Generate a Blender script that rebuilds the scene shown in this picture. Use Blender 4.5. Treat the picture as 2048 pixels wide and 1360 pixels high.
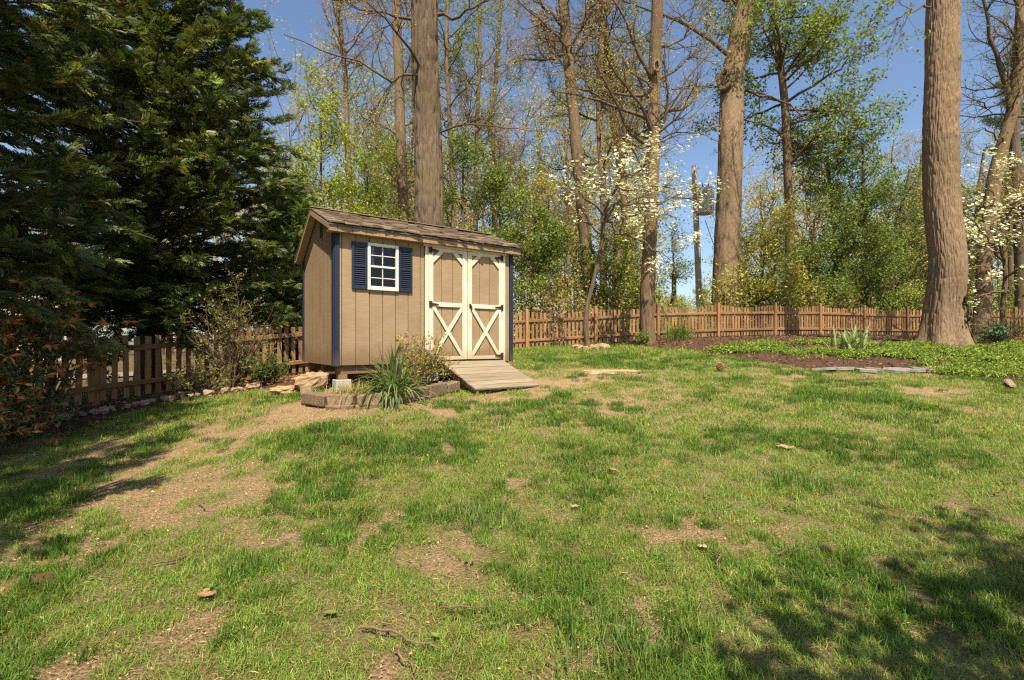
import bpy, math, random
import numpy as np
from mathutils import Vector, Matrix, Euler

R = np.random.default_rng(11)
random.seed(5)
scn = bpy.context.scene
col = scn.collection
for _o in list(bpy.data.objects):
    bpy.data.objects.remove(_o)

# ------------------------------------------------------------------ camera, light, exposure
CAM_Z = 1.5
F = 1000.0            # focal length in photo pixels (2048 wide)
HZ = 685.0            # row of the horizon
cam_d = bpy.data.cameras.new('camera')
cam = bpy.data.objects.new('camera', cam_d)
col.objects.link(cam)
cam.location = (0, 0, CAM_Z)
cam.rotation_euler = (math.radians(90), 0, 0)
cam_d.sensor_width = 36.0
cam_d.lens = F / 2048 * 36.0
cam_d.shift_y = (HZ - 680) / 2048
cam_d.clip_start = 0.05
cam_d.clip_end = 2000
scn.camera = cam

SUN_EL = math.radians(56)
SUN_AZ = np.array([0.15, -0.989])            # towards the sun, on the ground plane
SUN_AZ = SUN_AZ / np.linalg.norm(SUN_AZ)
world = bpy.data.worlds.new('World')
scn.world = world
world.use_nodes = True
wn = world.node_tree.nodes
wl = world.node_tree.links
wn.clear()
sky = wn.new('ShaderNodeTexSky')
sky.sky_type = 'NISHITA'
sky.sun_disc = False
sky.sun_elevation = SUN_EL
sky.sun_rotation = math.atan2(SUN_AZ[0], SUN_AZ[1]) % (2 * math.pi)
sky.altitude = 100
sky.air_density = 1.0
sky.dust_density = 1.2
sky.ozone_density = 2.5
bg = wn.new('ShaderNodeBackground')
bg.inputs['Strength'].default_value = 0.095
wo = wn.new('ShaderNodeOutputWorld')
wl.new(sky.outputs[0], bg.inputs[0])
wl.new(bg.outputs[0], wo.inputs[0])

sun_d = bpy.data.lights.new('sun', 'SUN')
sun_d.energy = 5.0
sun_d.angle = math.radians(0.5)
sun_d.color = (1.0, 0.88, 0.69)
sun = bpy.data.objects.new('sun', sun_d)
col.objects.link(sun)
_d = Vector((-SUN_AZ[0] * math.cos(SUN_EL), -SUN_AZ[1] * math.cos(SUN_EL), -math.sin(SUN_EL)))
sun.rotation_euler = _d.to_track_quat('-Z', 'Y').to_euler()
sun.location = (5, -10, 20)

scn.view_settings.view_transform = 'Standard'
scn.view_settings.look = 'None'
scn.view_settings.exposure = 0.95
scn.view_settings.gamma = 1.0
scn.view_settings.use_curve_mapping = False
scn.cycles.use_denoising = False
scn.cycles.filter_width = 1.25
scn.cycles.sample_clamp_indirect = 4.0
scn.cycles.max_bounces = 6
scn.cycles.diffuse_bounces = 3
scn.cycles.glossy_bounces = 2
scn.cycles.transmission_bounces = 4
scn.cycles.transparent_max_bounces = 4

# ------------------------------------------------------------------ noise
def _hash(ix, iy, iz, seed):
    h = (ix.astype(np.int64) * 374761393 + iy.astype(np.int64) * 668265263 + iz.astype(np.int64) * 2147483647 + seed * 974711) & 0xffffffff
    h = ((h ^ (h >> 13)) * 1274126177) & 0xffffffff
    h = ((h ^ (h >> 16)) * 2246822519) & 0xffffffff
    return ((h ^ (h >> 15)) & 0xffffff) / float(0xffffff)

def noise3(p, seed=0):
    p = np.asarray(p, float)
    i = np.floor(p).astype(np.int64)
    f = p - i
    f = f * f * (3 - 2 * f)
    out = 0
    for dx in (0, 1):
        for dy in (0, 1):
            for dz in (0, 1):
                w = (f[..., 0] if dx else 1 - f[..., 0]) * (f[..., 1] if dy else 1 - f[..., 1]) * (f[..., 2] if dz else 1 - f[..., 2])
                out = out + w * _hash(i[..., 0] + dx, i[..., 1] + dy, i[..., 2] + dz, seed)
    return out

def fbm(x, y, sc, seed=0, octs=4, z=0.0):
    s, a, t = 0, 1.0, 0
    for k in range(octs):
        s = s + a * noise3(np.stack([np.asarray(x) * sc, np.asarray(y) * sc, np.zeros_like(np.asarray(x, float)) + z + 7.3 * k], -1), seed + k)
        t += a
        a *= 0.5
        sc *= 2.03
    return s / t

def sstep(a, b, x):
    t = np.clip((np.asarray(x, float) - a) / (b - a), 0, 1)
    return t * t * (3 - 2 * t)

# ------------------------------------------------------------------ terrain: a smooth surface through surveyed heights
TP = np.array([
    (0, 0, 0.0), (0, 2.5, .2), (3, 3, .28), (-3, 3, .2), (0, 5, .46), (-3.5, 5, .33), (4, 6, .58),
    (-5.6, 6.4, .27), (-8.5, 6.4, .2), (-7.05, 8.5, .47), (-5.5, 10.4, .68), (-4.83, 11.4, .79), (-4.0, 12.4, .9),
    (-2.4, 7.2, .82), (-2.23, 6.2, .70), (-3.6, 8.7, .85), (-.82, 7.75, .75), (-.55, 7.37, .74), (.43, 8.06, .80), (.2, 9.3, 1.03), (-1.8, 9.5, .95),
    (.48, 16.4, 1.30), (2.84, 17.1, 1.44), (5.2, 17.9, 1.6), (7.8, 18.7, 1.7), (10.4, 19.8, 1.78), (12.6, 20.5, 1.8), (17.2, 22, 1.76), (21.6, 21.7, 1.75),
    (2.1, 13.5, 1.36), (4.17, 15.5, 1.47), (12.3, 14, 1.43), (7.2, 10, .93), (9.2, 9.2, .84), (10, 5, .5), (3, 10, 1.0), (14, 12, 1.2),
    (-14, 12, .1), (-16, 20, .2), (-8, 20, .7), (0, 28, 1.5), (12, 32, 1.6), (25, 30, 1.5), (28, 10, .8), (-14, 3, 0.0), (0, -6, -.35), (10, -6, -.1), (-10, -6, -.4), (25, -6, .1),
], float)
def _tps(d):
    return np.where(d > 0, d * d * np.log(np.maximum(d, 1e-9)), 0)
_n = len(TP)
_K = _tps(np.linalg.norm(TP[:, None, :2] - TP[None, :, :2], axis=2)) + np.eye(_n) * 0.6
_Pm = np.c_[np.ones(_n), TP[:, :2]]
_A = np.block([[_K, _Pm], [_Pm.T, np.zeros((3, 3))]])
_W = np.linalg.solve(_A, np.r_[TP[:, 2], np.zeros(3)])
def H(x, y):
    x = np.asarray(x, float); y = np.asarray(y, float)
    xc = np.clip(x, -18, 30); yc = np.clip(y, -8, 33)
    d = np.sqrt((xc[..., None] - TP[:, 0]) ** 2 + (yc[..., None] - TP[:, 1]) ** 2)
    z = _tps(d) @ _W[:_n] + _W[_n] + _W[_n + 1] * xc + _W[_n + 2] * yc
    far = np.hypot(x - xc, y - yc)
    return z * 1.0 - 0.004 * np.minimum(far, 400)
def G(x, y):
    return float(H(np.array([x]), np.array([y]))[0])
def wpt(px, py, Y):
    return np.array([(px - 1024) / F * Y, Y, CAM_Z - (py - HZ) / F * Y])
def hit(px, py):
    Y = np.linspace(1.2, 40, 4000)
    X = (px - 1024) / F * Y
    z = CAM_Z - (py - HZ) / F * Y
    k = np.argmax(z <= H(X, Y))
    return float(X[k]), float(Y[k])

# ------------------------------------------------------------------ object helpers
def tag(o, label=None, cat=None, group=None, kind=None):
    if label: o['label'] = label
    if cat: o['category'] = cat
    if group: o['group'] = group
    if kind: o['kind'] = kind
    return o

def thing(name, label, cat, loc=(0, 0, 0), rz=0.0, group=None):
    o = bpy.data.objects.new(name, None)
    o.empty_display_size = 0.2
    col.objects.link(o)
    o.location = loc
    o.rotation_euler = (0, 0, rz)
    return tag(o, label, cat, group)

def raw_mesh(name, V, faces, mats=None, cols=None, smooth=False, fattr=None):
    """V (n,3); faces: list of int arrays (m,k)"""
    me = bpy.data.meshes.new(name)
    V = np.asarray(V, np.float32)
    faces = [np.asarray(f, np.int32) for f in faces if len(f)]
    me.vertices.add(len(V))
    me.vertices.foreach_set('co', V.ravel())
    nl = sum(f.size for f in faces)
    nf = sum(len(f) for f in faces)
    if nf:
        me.loops.add(nl)
        me.loops.foreach_set('vertex_index', np.concatenate([f.ravel() for f in faces]))
        tot = np.concatenate([np.full(len(f), f.shape[1], np.int32) for f in faces])
        me.polygons.add(nf)
        me.polygons.foreach_set('loop_start', np.r_[0, np.cumsum(tot)[:-1]].astype(np.int32))
        me.polygons.foreach_set('loop_total', tot)
        me.polygons.foreach_set('use_smooth', np.full(nf, smooth, bool))
    if mats is not None:
        for m in (mats if isinstance(mats, (list, tuple)) else [mats]):
            me.materials.append(m)
    me.update(calc_edges=True)
    if cols is not None:
        a = me.color_attributes.new('Col', 'FLOAT_COLOR', 'POINT')
        c = np.ones((len(V), 4), np.float32)
        c[:, :3] = cols
        a.data.foreach_set('color', c.ravel())
    if fattr:
        for k, v in fattr.items():
            a = me.attributes.new(k, 'FLOAT', 'POINT')
            a.data.foreach_set('value', np.asarray(v, np.float32))
    return me

def link(name, me, parent=None, loc=(0, 0, 0), rot=(0, 0, 0), scale=(1, 1, 1)):
    o = bpy.data.objects.new(name, me)
    col.objects.link(o)
    if parent is not None:
        o.parent = parent
    o.location = loc
    o.rotation_euler = rot
    o.scale = scale
    return o

class MB:
    def __init__(s):
        s.V, s.Fq, s.C, s.n = [], {}, [], 0
    def add(s, V, faces, c=None):
        V = np.asarray(V, float).reshape(-1, 3)
        for f in faces:
            f = np.asarray(f, np.int64)
            if len(f):
                s.Fq.setdefault(f.shape[1], []).append(f + s.n)
        s.V.append(V)
        if c is None: c = (1, 1, 1)
        c = np.asarray(c, float)
        s.C.append(np.broadcast_to(c, V.shape) if c.ndim == 1 else c)
        s.n += len(V)
        return s
    def mesh(s, name, mat, smooth=False, cols=True):
        return raw_mesh(name, np.concatenate(s.V), [np.concatenate(v) for v in s.Fq.values()], mat, np.concatenate(s.C) if cols else None, smooth)
    def build(s, name, mat, parent=None, smooth=False, **k):
        return link(name, s.mesh(name, mat, smooth), parent, **k)

def cbox(sx, sy, sz, b=0.004, jit=0.0, seed=0):
    """box centred on origin with chamfered edges: verts, faces"""
    h = np.array([sx, sy, sz]) / 2
    b = min(b, h.min() * 0.6)
    V, idx = [], {}
    for X in (-1, 1):
        for Y in (-1, 1):
            for Z in (-1, 1):
                for ax in range(3):
                    p = np.array([X, Y, Z]) * (h - b)
                    p[ax] = (X, Y, Z)[ax] * h[ax]
                    idx[(X, Y, Z, ax)] = len(V)
                    V.append(p)
    V = np.array(V)
    if jit:
        rr = np.random.default_rng(seed)
        c = rr.normal(0, jit, (8, 3))
        V = V + np.repeat(c, 3, axis=0)
    q, t = [], []
    def I(s, ax): return idx[(s[0], s[1], s[2], ax)]
    for ax in range(3):
        a, c = [(1, 2), (2, 0), (0, 1)][ax]
        for sg in (-1, 1):
            cyc = [(-1, -1), (1, -1), (1, 1), (-1, 1)]
            if sg < 0: cyc = cyc[::-1]
            f = []
            for u, v in cyc:
                s = [0, 0, 0]; s[ax] = sg; s[a] = u; s[c] = v
                f.append(I(s, ax))
            q.append(f)
    for ax in range(3):
        a, c = [(1, 2), (2, 0), (0, 1)][ax]
        for u in (-1, 1):
            for v in (-1, 1):
                s0 = [0, 0, 0]; s0[ax] = -1; s0[a] = u; s0[c] = v
                s1 = list(s0); s1[ax] = 1
                f = [I(s0, a), I(s1, a), I(s1, c), I(s0, c)]
                if u * v < 0: f = f[::-1]
                q.append(f)
    for X in (-1, 1):
        for Y in (-1, 1):
            for Z in (-1, 1):
                f = [idx[(X, Y, Z, 0)], idx[(X, Y, Z, 1)], idx[(X, Y, Z, 2)]]
                if X * Y * Z < 0: f = f[::-1]
                t.append(f)
    return V, [np.array(q), np.array(t)]

def prism(poly, d0, d1):
    """extrude polygon given in (u,w) from v=d0 to v=d1 ; returns verts (u,v,w)"""
    n = len(poly)
    V = [(u, d0, w) for u, w in poly] + [(u, d1, w) for u, w in poly]
    q = [[i, (i + 1) % n, n + (i + 1) % n, n + i] for i in range(n)]
    return np.array(V, float), [np.array(q), np.array([list(range(n))[::-1]]), np.array([[n + i for i in range(n)]])]

def xf(V, loc=(0, 0, 0), rot=(0, 0, 0)):
    M = np.array(Euler(rot).to_matrix())
    return np.asarray(V) @ M.T + np.array(loc)

def boxobj(name, size, loc, mat, parent, rot=(0, 0, 0), b=0.004, cache={}):
    key = (tuple(round(x, 4) for x in size), mat.name, round(b, 4))
    if key not in cache:
        V, f = cbox(*size, b=b)
        cache[key] = raw_mesh(name, V, f, mat)
    return link(name, cache[key], parent, loc, rot)

def norm(v):
    return v / np.maximum(np.linalg.norm(v, axis=-1, keepdims=True), 1e-9)

def tubes(P, Rd, sides):
    """P (N,K,3), Rd (N,K) -> verts, quads"""
    N, K, _ = P.shape
    T = np.gradient(P, axis=1) if K > 2 else np.repeat((P[:, 1:] - P[:, :1]), 2, axis=1)
    T = norm(T)
    ref = np.where(np.abs(T[..., 2:3]) > 0.8, np.array([1.0, 0, 0]), np.array([0, 0, 1.0]))
    ref = np.broadcast_to(ref[:, :1], T.shape)
    U = norm(np.cross(T, ref))
    W = np.cross(T, U)
    a = np.arange(sides) / sides * 2 * np.pi
    V = P[:, :, None] + Rd[:, :, None, None] * (np.cos(a)[:, None] * U[:, :, None] + np.sin(a)[:, None] * W[:, :, None])
    base = (np.arange(N) * K * sides)[:, None, None]
    k = np.arange(K - 1)[None, :, None] * sides
    s = np.arange(sides)[None, None]
    s2 = (s + 1) % sides
    q = np.stack([base + k + s, base + k + s2, base + k + sides + s2, base + k + sides + s], -1).reshape(-1, 4)
    return V.reshape(-1, 3), q

# ------------------------------------------------------------------ materials
def new_mat(name):
    m = bpy.data.materials.new(name)
    m.use_nodes = True
    nt = m.node_tree
    nt.nodes.clear()
    out = nt.nodes.new('ShaderNodeOutputMaterial')
    return m, nt, out
def _nd(nt, t, **kw):
    n = nt.nodes.new(t)
    for k, v in kw.items():
        setattr(n, k, v)
    return n

def surf_mat(name, c1, c2, scale=(8, 8, 8), rough=0.8, bump=0.2, detail=6, rand=0.15, c3=None, c3amt=0.35, c3scale=1.5, spec=0.25, dist=0.004, vcol=False):
    m, nt, out = new_mat(name)
    L = nt.links.new
    b = _nd(nt, 'ShaderNodeBsdfPrincipled')
    b.inputs['Roughness'].default_value = rough
    b.inputs['Specular IOR Level'].default_value = spec
    tc = _nd(nt, 'ShaderNodeTexCoord')
    oi = _nd(nt, 'ShaderNodeObjectInfo')
    off = _nd(nt, 'ShaderNodeVectorMath', operation='MULTIPLY_ADD')
    cmb = _nd(nt, 'ShaderNodeCombineXYZ')
    for i in range(3): L(oi.outputs['Random'], cmb.inputs[i])
    off.inputs[1].default_value = (37, 53, 71)
    L(cmb.outputs[0], off.inputs[0]); L(tc.outputs['Object'], off.inputs[2])
    mp = _nd(nt, 'ShaderNodeMapping')
    mp.inputs['Scale'].default_value = scale
    L(off.outputs[0], mp.inputs[0])
    n1 = _nd(nt, 'ShaderNodeTexNoise')
    n1.inputs['Scale'].default_value = 1.0
    n1.inputs['Detail'].default_value = detail
    n1.inputs['Roughness'].default_value = 0.65
    L(mp.outputs[0], n1.inputs['Vector'])
    rp = _nd(nt, 'ShaderNodeValToRGB')
    rp.color_ramp.elements[0].position = 0.3
    rp.color_ramp.elements[1].position = 0.7
    rp.color_ramp.elements[0].color = (*c1, 1)
    rp.color_ramp.elements[1].color = (*c2, 1)
    L(n1.outputs['Fac'], rp.inputs[0])
    c = rp.outputs[0]
    if c3 is not None:
        n2 = _nd(nt, 'ShaderNodeTexNoise')
        n2.inputs['Scale'].default_value = c3scale
        n2.inputs['Detail'].default_value = 5
        L(off.outputs[0], n2.inputs['Vector'])
        mr = _nd(nt, 'ShaderNodeMapRange')
        mr.inputs[1].default_value = 0.48; mr.inputs[2].default_value = 0.72
        mr.inputs[4].default_value = c3amt
        L(n2.outputs['Fac'], mr.inputs[0])
        mx = _nd(nt, 'ShaderNodeMix', data_type='RGBA')
        L(mr.outputs[0], mx.inputs['Factor']); L(c, mx.inputs['A'])
        mx.inputs['B'].default_value = (*c3, 1)
        c = mx.outputs['Result']
    if vcol:
        at = _nd(nt, 'ShaderNodeAttribute', attribute_name='Col')
        mm = _nd(nt, 'ShaderNodeMix', data_type='RGBA', blend_type='MULTIPLY')
        mm.inputs['Factor'].default_value = 1
        L(c, mm.inputs['A']); L(at.outputs['Color'], mm.inputs['B'])
        c = mm.outputs['Result']
    if rand:
        mv = _nd(nt, 'ShaderNodeMapRange')
        mv.inputs[3].default_value = 1 - rand; mv.inputs[4].default_value = 1 + rand
        L(oi.outputs['Random'], mv.inputs[0])
        hv = _nd(nt, 'ShaderNodeHueSaturation')
        L(mv.outputs[0], hv.inputs['Value']); L(c, hv.inputs['Color'])
        c = hv.outputs[0]
    L(c, b.inputs['Base Color'])
    if bump:
        bp = _nd(nt, 'ShaderNodeBump')
        bp.inputs['Strength'].default_value = bump
        bp.inputs['Distance'].default_value = dist
        L(n1.outputs['Fac'], bp.inputs['Height'])
        L(bp.outputs[0], b.inputs['Normal'])
    L(b.outputs[0], out.inputs[0])
    return m

def leaf_mat(name, trans=0.35, rough=0.5, spec=0.3, inst=False):
    """colour comes from the leaf's own colour attribute"""
    m, nt, out = new_mat(name)
    L = nt.links.new
    at = _nd(nt, 'ShaderNodeAttribute', attribute_name='Col')
    c = at.outputs['Color']
    if inst:
        oi = _nd(nt, 'ShaderNodeObjectInfo')
        hv = _nd(nt, 'ShaderNodeHueSaturation')
        a = _nd(nt, 'ShaderNodeMapRange'); a.inputs[3].default_value = 0.75; a.inputs[4].default_value = 1.3
        L(oi.outputs['Random'], a.inputs[0]); L(a.outputs[0], hv.inputs['Value'])
        ml = _nd(nt, 'ShaderNodeMath', operation='MULTIPLY'); ml.inputs[1].default_value = 17.31
        fr = _nd(nt, 'ShaderNodeMath', operation='FRACT')
        L(oi.outputs['Random'], ml.inputs[0]); L(ml.outputs[0], fr.inputs[0])
        h = _nd(nt, 'ShaderNodeMapRange'); h.inputs[3].default_value = 0.475; h.inputs[4].default_value = 0.515
        L(fr.outputs[0], h.inputs[0]); L(h.outputs[0], hv.inputs['Hue'])
        L(c, hv.inputs['Color'])
        c = hv.outputs[0]
    b = _nd(nt, 'ShaderNodeBsdfPrincipled')
    b.inputs['Roughness'].default_value = rough
    b.inputs['Specular IOR Level'].default_value = spec
    t = _nd(nt, 'ShaderNodeBsdfTranslucent')
    tm = _nd(nt, 'ShaderNodeMix', data_type='RGBA', blend_type='MULTIPLY')
    tm.inputs['Factor'].default_value = 1
    tm.inputs['B'].default_value = (1.3, 1.25, 0.7, 1)
    L(c, tm.inputs['A']); L(c, b.inputs['Base Color']); L(tm.outputs['Result'], t.inputs['Color'])
    mx = _nd(nt, 'ShaderNodeMixShader'); mx.inputs[0].default_value = trans
    L(b.outputs[0], mx.inputs[1]); L(t.outputs[0], mx.inputs[2]); L(mx.outputs[0], out.inputs[0])
    return m

def bark_mat(name, c1, c2, sc=(22, 22, 3.5), bump=0.9, dist=0.03, moss=None):
    return surf_mat(name, c1, c2, scale=sc, rough=0.95, bump=bump, detail=5, rand=0.08, c3=moss, c3amt=0.6, c3scale=0.7, spec=0.1, dist=dist)

M = {}
M['tan'] = surf_mat('tan_siding_paint', (.258, .180, .105), (.330, .236, .145), scale=(7, 7, 60), rough=0.75, bump=0.35, rand=0.04, dist=0.003, c3=(.19, .118, .06), c3amt=.5, c3scale=1.8)
M['navy'] = surf_mat('navy_trim_paint', (.013, .019, .038), (.020, .029, .058), scale=(30, 30, 8), rough=0.55, bump=0.15, rand=0.1, c3=(.022, .03, .062), c3amt=.5, c3scale=8)
M['white'] = surf_mat('aged_white_paint', (.58, .51, .39), (.68, .61, .48), scale=(25, 25, 5), rough=0.6, bump=0.2, rand=0.04, c3=(.42, .32, .20), c3amt=.5, c3scale=7)
M['vinyl'] = surf_mat('white_window_vinyl', (.58, .56, .50), (.66, .64, .57), scale=(10, 10, 10), rough=0.4, bump=0.03, rand=0.02)
M['iron'] = surf_mat('black_hinge_iron', (.012, .011, .010), (.05, .035, .025), scale=(40, 40, 40), rough=0.55, bump=0.2)
M['shingle'] = surf_mat('brown_shingle', (.10, .072, .052), (.25, .188, .135), scale=(45, 45, 45), rough=0.95, bump=0.6, rand=0.3, detail=8, spec=.1)
M['drip'] = surf_mat('grey_drip_edge', (.07, .075, .065), (.12, .12, .10), scale=(10, 10, 10), rough=.5, bump=.05)
M['ramp'] = surf_mat('weathered_ramp_wood', (.155, .122, .082), (.30, .242, .168), scale=(3, 45, 45), rough=0.85, bump=0.5, rand=0.13, c3=(.22, .20, .12), c3amt=.5, c3scale=3)
M['cedar'] = surf_mat('weathered_fence_wood', (.17, .086, .036), (.32, .176, .080), scale=(35, 35, 3), rough=0.85, bump=0.4, rand=0.34, c3=(.25, .19, .14), c3amt=.5, c3scale=1.3)
M['beam'] = surf_mat('skid_timber', (.13, .08, .04), (.24, .15, .08), scale=(3, 30, 30), rough=0.9, bump=0.5)
M['concrete'] = surf_mat('grey_concrete_block', (.34, .31, .27), (.46, .43, .38), scale=(40, 40, 40), rough=0.95, bump=0.5)
M['edging'] = surf_mat('brown_edging_block', (.11, .075, .045), (.23, .165, .105), scale=(25, 25, 25), rough=0.95, bump=0.8, rand=0.18, dist=.01, c3=(.26, .19, .12), c3amt=.5, c3scale=6)
M['rock'] = surf_mat('tan_rock', (.27, .175, .095), (.45, .315, .185), scale=(9, 9, 14), rough=0.95, bump=0.9, rand=0.15, dist=.03, c3=(.22, .11, .05), c3amt=.6, c3scale=5)
M['palerock'] = surf_mat('pale_quartz_stone', (.24, .17, .115), (.38, .29, .205), scale=(12, 12, 12), rough=0.9, bump=0.6, rand=0.25, dist=.02, c3=(.30, .2, .12), c3amt=.5, c3scale=8)
M['slate'] = surf_mat('grey_flagstone', (.16, .145, .13), (.27, .25, .22), scale=(10, 10, 25), rough=0.9, bump=0.5, rand=0.2, dist=.015)
M['bark_big'] = bark_mat('grey_brown_bark', (.125, .082, .050), (.315, .222, .142), sc=(38, 38, 8), bump=0.9, moss=(.13, .108, .055))
M['bark_dark'] = bark_mat('dark_ridged_bark', (.075, .055, .040), (.20, .145, .10), sc=(34, 34, 5), moss=(.13, .11, .05))
M['bark_mid'] = bark_mat('brown_bark', (.105, .068, .041), (.24, .165, .104), sc=(24, 24, 4), moss=(.16, .14, .05))
M['bark_twig'] = surf_mat('twig_bark', (.065, .045, .030), (.135, .095, .062), scale=(12, 12, 12), rough=.9, bump=0, rand=.1)
M['bark_pink'] = surf_mat('reddish_twig_bark', (.12, .078, .055), (.22, .145, .10), scale=(12, 12, 12), rough=.9, bump=0, rand=.1)
M['leaf'] = leaf_mat('fresh_leaf')
M['needle'] = leaf_mat('cypress_spray', trans=0.3, rough=0.5, spec=0.4)
M['bark_cypress'] = surf_mat('dark_cypress_bark', (.045, .03, .02), (.10, .07, .045), scale=(20, 20, 4), rough=.95, bump=.3, rand=.1)  # darker bark colour so the cypress limbs stand out less
M['petal'] = leaf_mat('dogwood_bract', trans=0.3, rough=0.7, spec=0.1)
M['gloss_leaf'] = leaf_mat('glossy_shrub_leaf', trans=0.2, rough=0.35, spec=0.5)
M['blade'] = leaf_mat('grass_blade', trans=0.3, rough=0.5, spec=0.25, inst=True)
M['litter'] = leaf_mat('dry_leaf_litter', trans=0.1, rough=0.9, spec=0.1)
M['pole'] = surf_mat('grey_pole_wood', (.28, .23, .16), (.42, .35, .26), scale=(25, 25, 2), rough=.9, bump=.3)
M['can'] = surf_mat('grey_transformer_paint', (.55, .54, .52), (.66, .65, .62), scale=(25, 25, 1), rough=.5, bump=.05, c3=(.25, .24, .22), c3amt=.5, c3scale=5)
M['dark'] = surf_mat('dark_recess_shade', (.03, .022, .015), (.07, .05, .035), scale=(5, 5, 5), rough=.9, bump=0)  # shade of the interior, grooves and hollows put into the colour
M['curtain'] = surf_mat('pale_curtain_cloth', (.30, .33, .36), (.42, .45, .48), scale=(40, 40, 2), rough=.9, bump=.2)
M['cream'] = surf_mat('cream_house_siding', (.60, .55, .45), (.68, .63, .53), scale=(1, 1, 14), rough=.8, bump=.2, dist=.02)
M['roofgrey'] = surf_mat('grey_house_roof', (.10, .095, .09), (.18, .17, .16), scale=(6, 6, 6), rough=.95, bump=.3)
M['cone'] = surf_mat('dry_cone_scale', (.24, .14, .07), (.42, .28, .15), scale=(40, 40, 40), rough=.9, bump=.3)

def add_splash(m, z0, z1, colr, amt):
    nt = m.node_tree; L = nt.links.new
    b = next(n for n in nt.nodes if n.type == 'BSDF_PRINCIPLED')
    src = b.inputs['Base Color'].links[0].from_socket
    ge = _nd(nt, 'ShaderNodeNewGeometry'); sp = _nd(nt, 'ShaderNodeSeparateXYZ')
    L(ge.outputs['Position'], sp.inputs[0])
    n = _nd(nt, 'ShaderNodeTexNoise'); n.inputs['Scale'].default_value = 5; n.inputs['Detail'].default_value = 8; n.inputs['Roughness'].default_value = .75
    L(ge.outputs['Position'], n.inputs['Vector'])
    mr = _nd(nt, 'ShaderNodeMapRange'); mr.inputs[1].default_value = z0; mr.inputs[2].default_value = z1; mr.inputs[3].default_value = 1; mr.inputs[4].default_value = 0
    L(sp.outputs[2], mr.inputs[0])
    ad = _nd(nt, 'ShaderNodeMath', operation='ADD'); L(mr.outputs[0], ad.inputs[0]); L(n.outputs['Fac'], ad.inputs[1])
    m2 = _nd(nt, 'ShaderNodeMapRange'); m2.inputs[1].default_value = .75; m2.inputs[2].default_value = 1.35; m2.inputs[4].default_value = amt
    L(ad.outputs[0], m2.inputs[0])
    mx = _nd(nt, 'ShaderNodeMix', data_type='RGBA'); mx.inputs['B'].default_value = (*colr, 1)
    L(m2.outputs[0], mx.inputs['Factor']); L(src, mx.inputs['A']); L(mx.outputs['Result'], b.inputs['Base Color'])
add_splash(M['tan'], 1.16, 1.60, (.17, .105, .055), .75)
add_splash(M['white'], 1.16, 1.55, (.36, .25, .14), .75)
add_splash(M['navy'], 1.16, 1.45, (.09, .065, .045), .6)

def glass_mat():
    m, nt, out = new_mat('window_glass')
    t = _nd(nt, 'ShaderNodeBsdfTransparent'); t.inputs[0].default_value = (.80, .84, .82, 1)
    g_ = _nd(nt, 'ShaderNodeBsdfGlossy'); g_.inputs['Roughness'].default_value = .03
    fr = _nd(nt, 'ShaderNodeFresnel'); fr.inputs[0].default_value = 1.38
    mx = _nd(nt, 'ShaderNodeMixShader')
    nt.links.new(fr.outputs[0], mx.inputs[0]); nt.links.new(t.outputs[0], mx.inputs[1]); nt.links.new(g_.outputs[0], mx.inputs[2])
    nt.links.new(mx.outputs[0], out.inputs[0])
    return m
M['glass'] = glass_mat()

# ------------------------------------------------------------------ ground cover masks
def in_poly(x, y, poly):
    x = np.asarray(x, float); y = np.asarray(y, float)
    c = np.zeros(x.shape, bool)
    n = len(poly)
    for i in range(n):
        x0, y0 = poly[i]; x1, y1 = poly[(i + 1) % n]
        cond = (y0 > y) != (y1 > y)
        xi = (x1 - x0) * (y - y0) / ((y1 - y0) or 1e-9) + x0
        c ^= cond & (x < xi)
    return c

def seg_dist(x, y, pts):
    x = np.asarray(x, float); y = np.asarray(y, float)
    best = np.full(x.shape, 1e9)
    for (x0, y0), (x1, y1) in zip(pts[:-1], pts[1:]):
        dx, dy = x1 - x0, y1 - y0
        t = np.clip(((x - x0) * dx + (y - y0) * dy) / (dx * dx + dy * dy), 0, 1)
        best = np.minimum(best, np.hypot(x - x0 - t * dx, y - y0 - t * dy))
    return best

def wig(x, y, amp=0.35, sc=1.1, s=40):
    return x + amp * (fbm(x, y, sc, s) - .5) * 2, y + amp * (fbm(x, y, sc, s + 9) - .5) * 2

BED = [(3.0, 15.2), (3.6, 17.6), (8, 19), (13, 20.6), (17, 22), (24, 21.8), (24, 10.5), (11.2, 8.3), (8.8, 9.0), (8.2, 9.9), (6.2, 10.1), (5.4, 11.4), (4.7, 12.8)]
VINCA1 = [(8.1, 9.7), (9.3, 9.05), (11.2, 8.45), (17, 9.3), (18, 13), (13.4, 14.0), (12.6, 13.1), (11.6, 13.1), (11.0, 14.4), (9.6, 13.6), (8.7, 11.4)]
VINCA2 = [(5.1, 12.6), (5.8, 13.9), (8.0, 14.8), (10.4, 15.2), (11.2, 13.6), (9.0, 12.0), (7.2, 11.9)]
SIDEBED = [(-9.6, 4.0), (-6.45, 6.25), (-5.9, 6.75), (-5.75, 7.6), (-5.0, 8.35), (-4.25, 8.35), (-3.55, 7.7), (-3.0, 9.2), (-1.0, 16.3), (-16, 16), (-16, 4)]
# shed frame
SC = np.array([-2.55, 7.2]); SD = np.array([0.8066, 0.5911]); SN = np.array([-0.5911, 0.8066])
SHED_L, SHED_D = 3.165, 1.75
def shed_w(u, v):
    p = SC + SD * u + SN * v
    return float(p[0]), float(p[1])
SHEDPOLY = [shed_w(-.1, -.05), shed_w(SHED_L + .05, -.05), shed_w(SHED_L + .05, 2.2), shed_w(-.1, 2.2)]
FRONTBED = [(-2.75, 6.85), (-2.5, 6.35), (-2.1, 6.22), (-1.6, 6.5), (-1.2, 7.0), (-.82, 7.7), shed_w(1.75, 0), shed_w(0, 0)]

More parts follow.
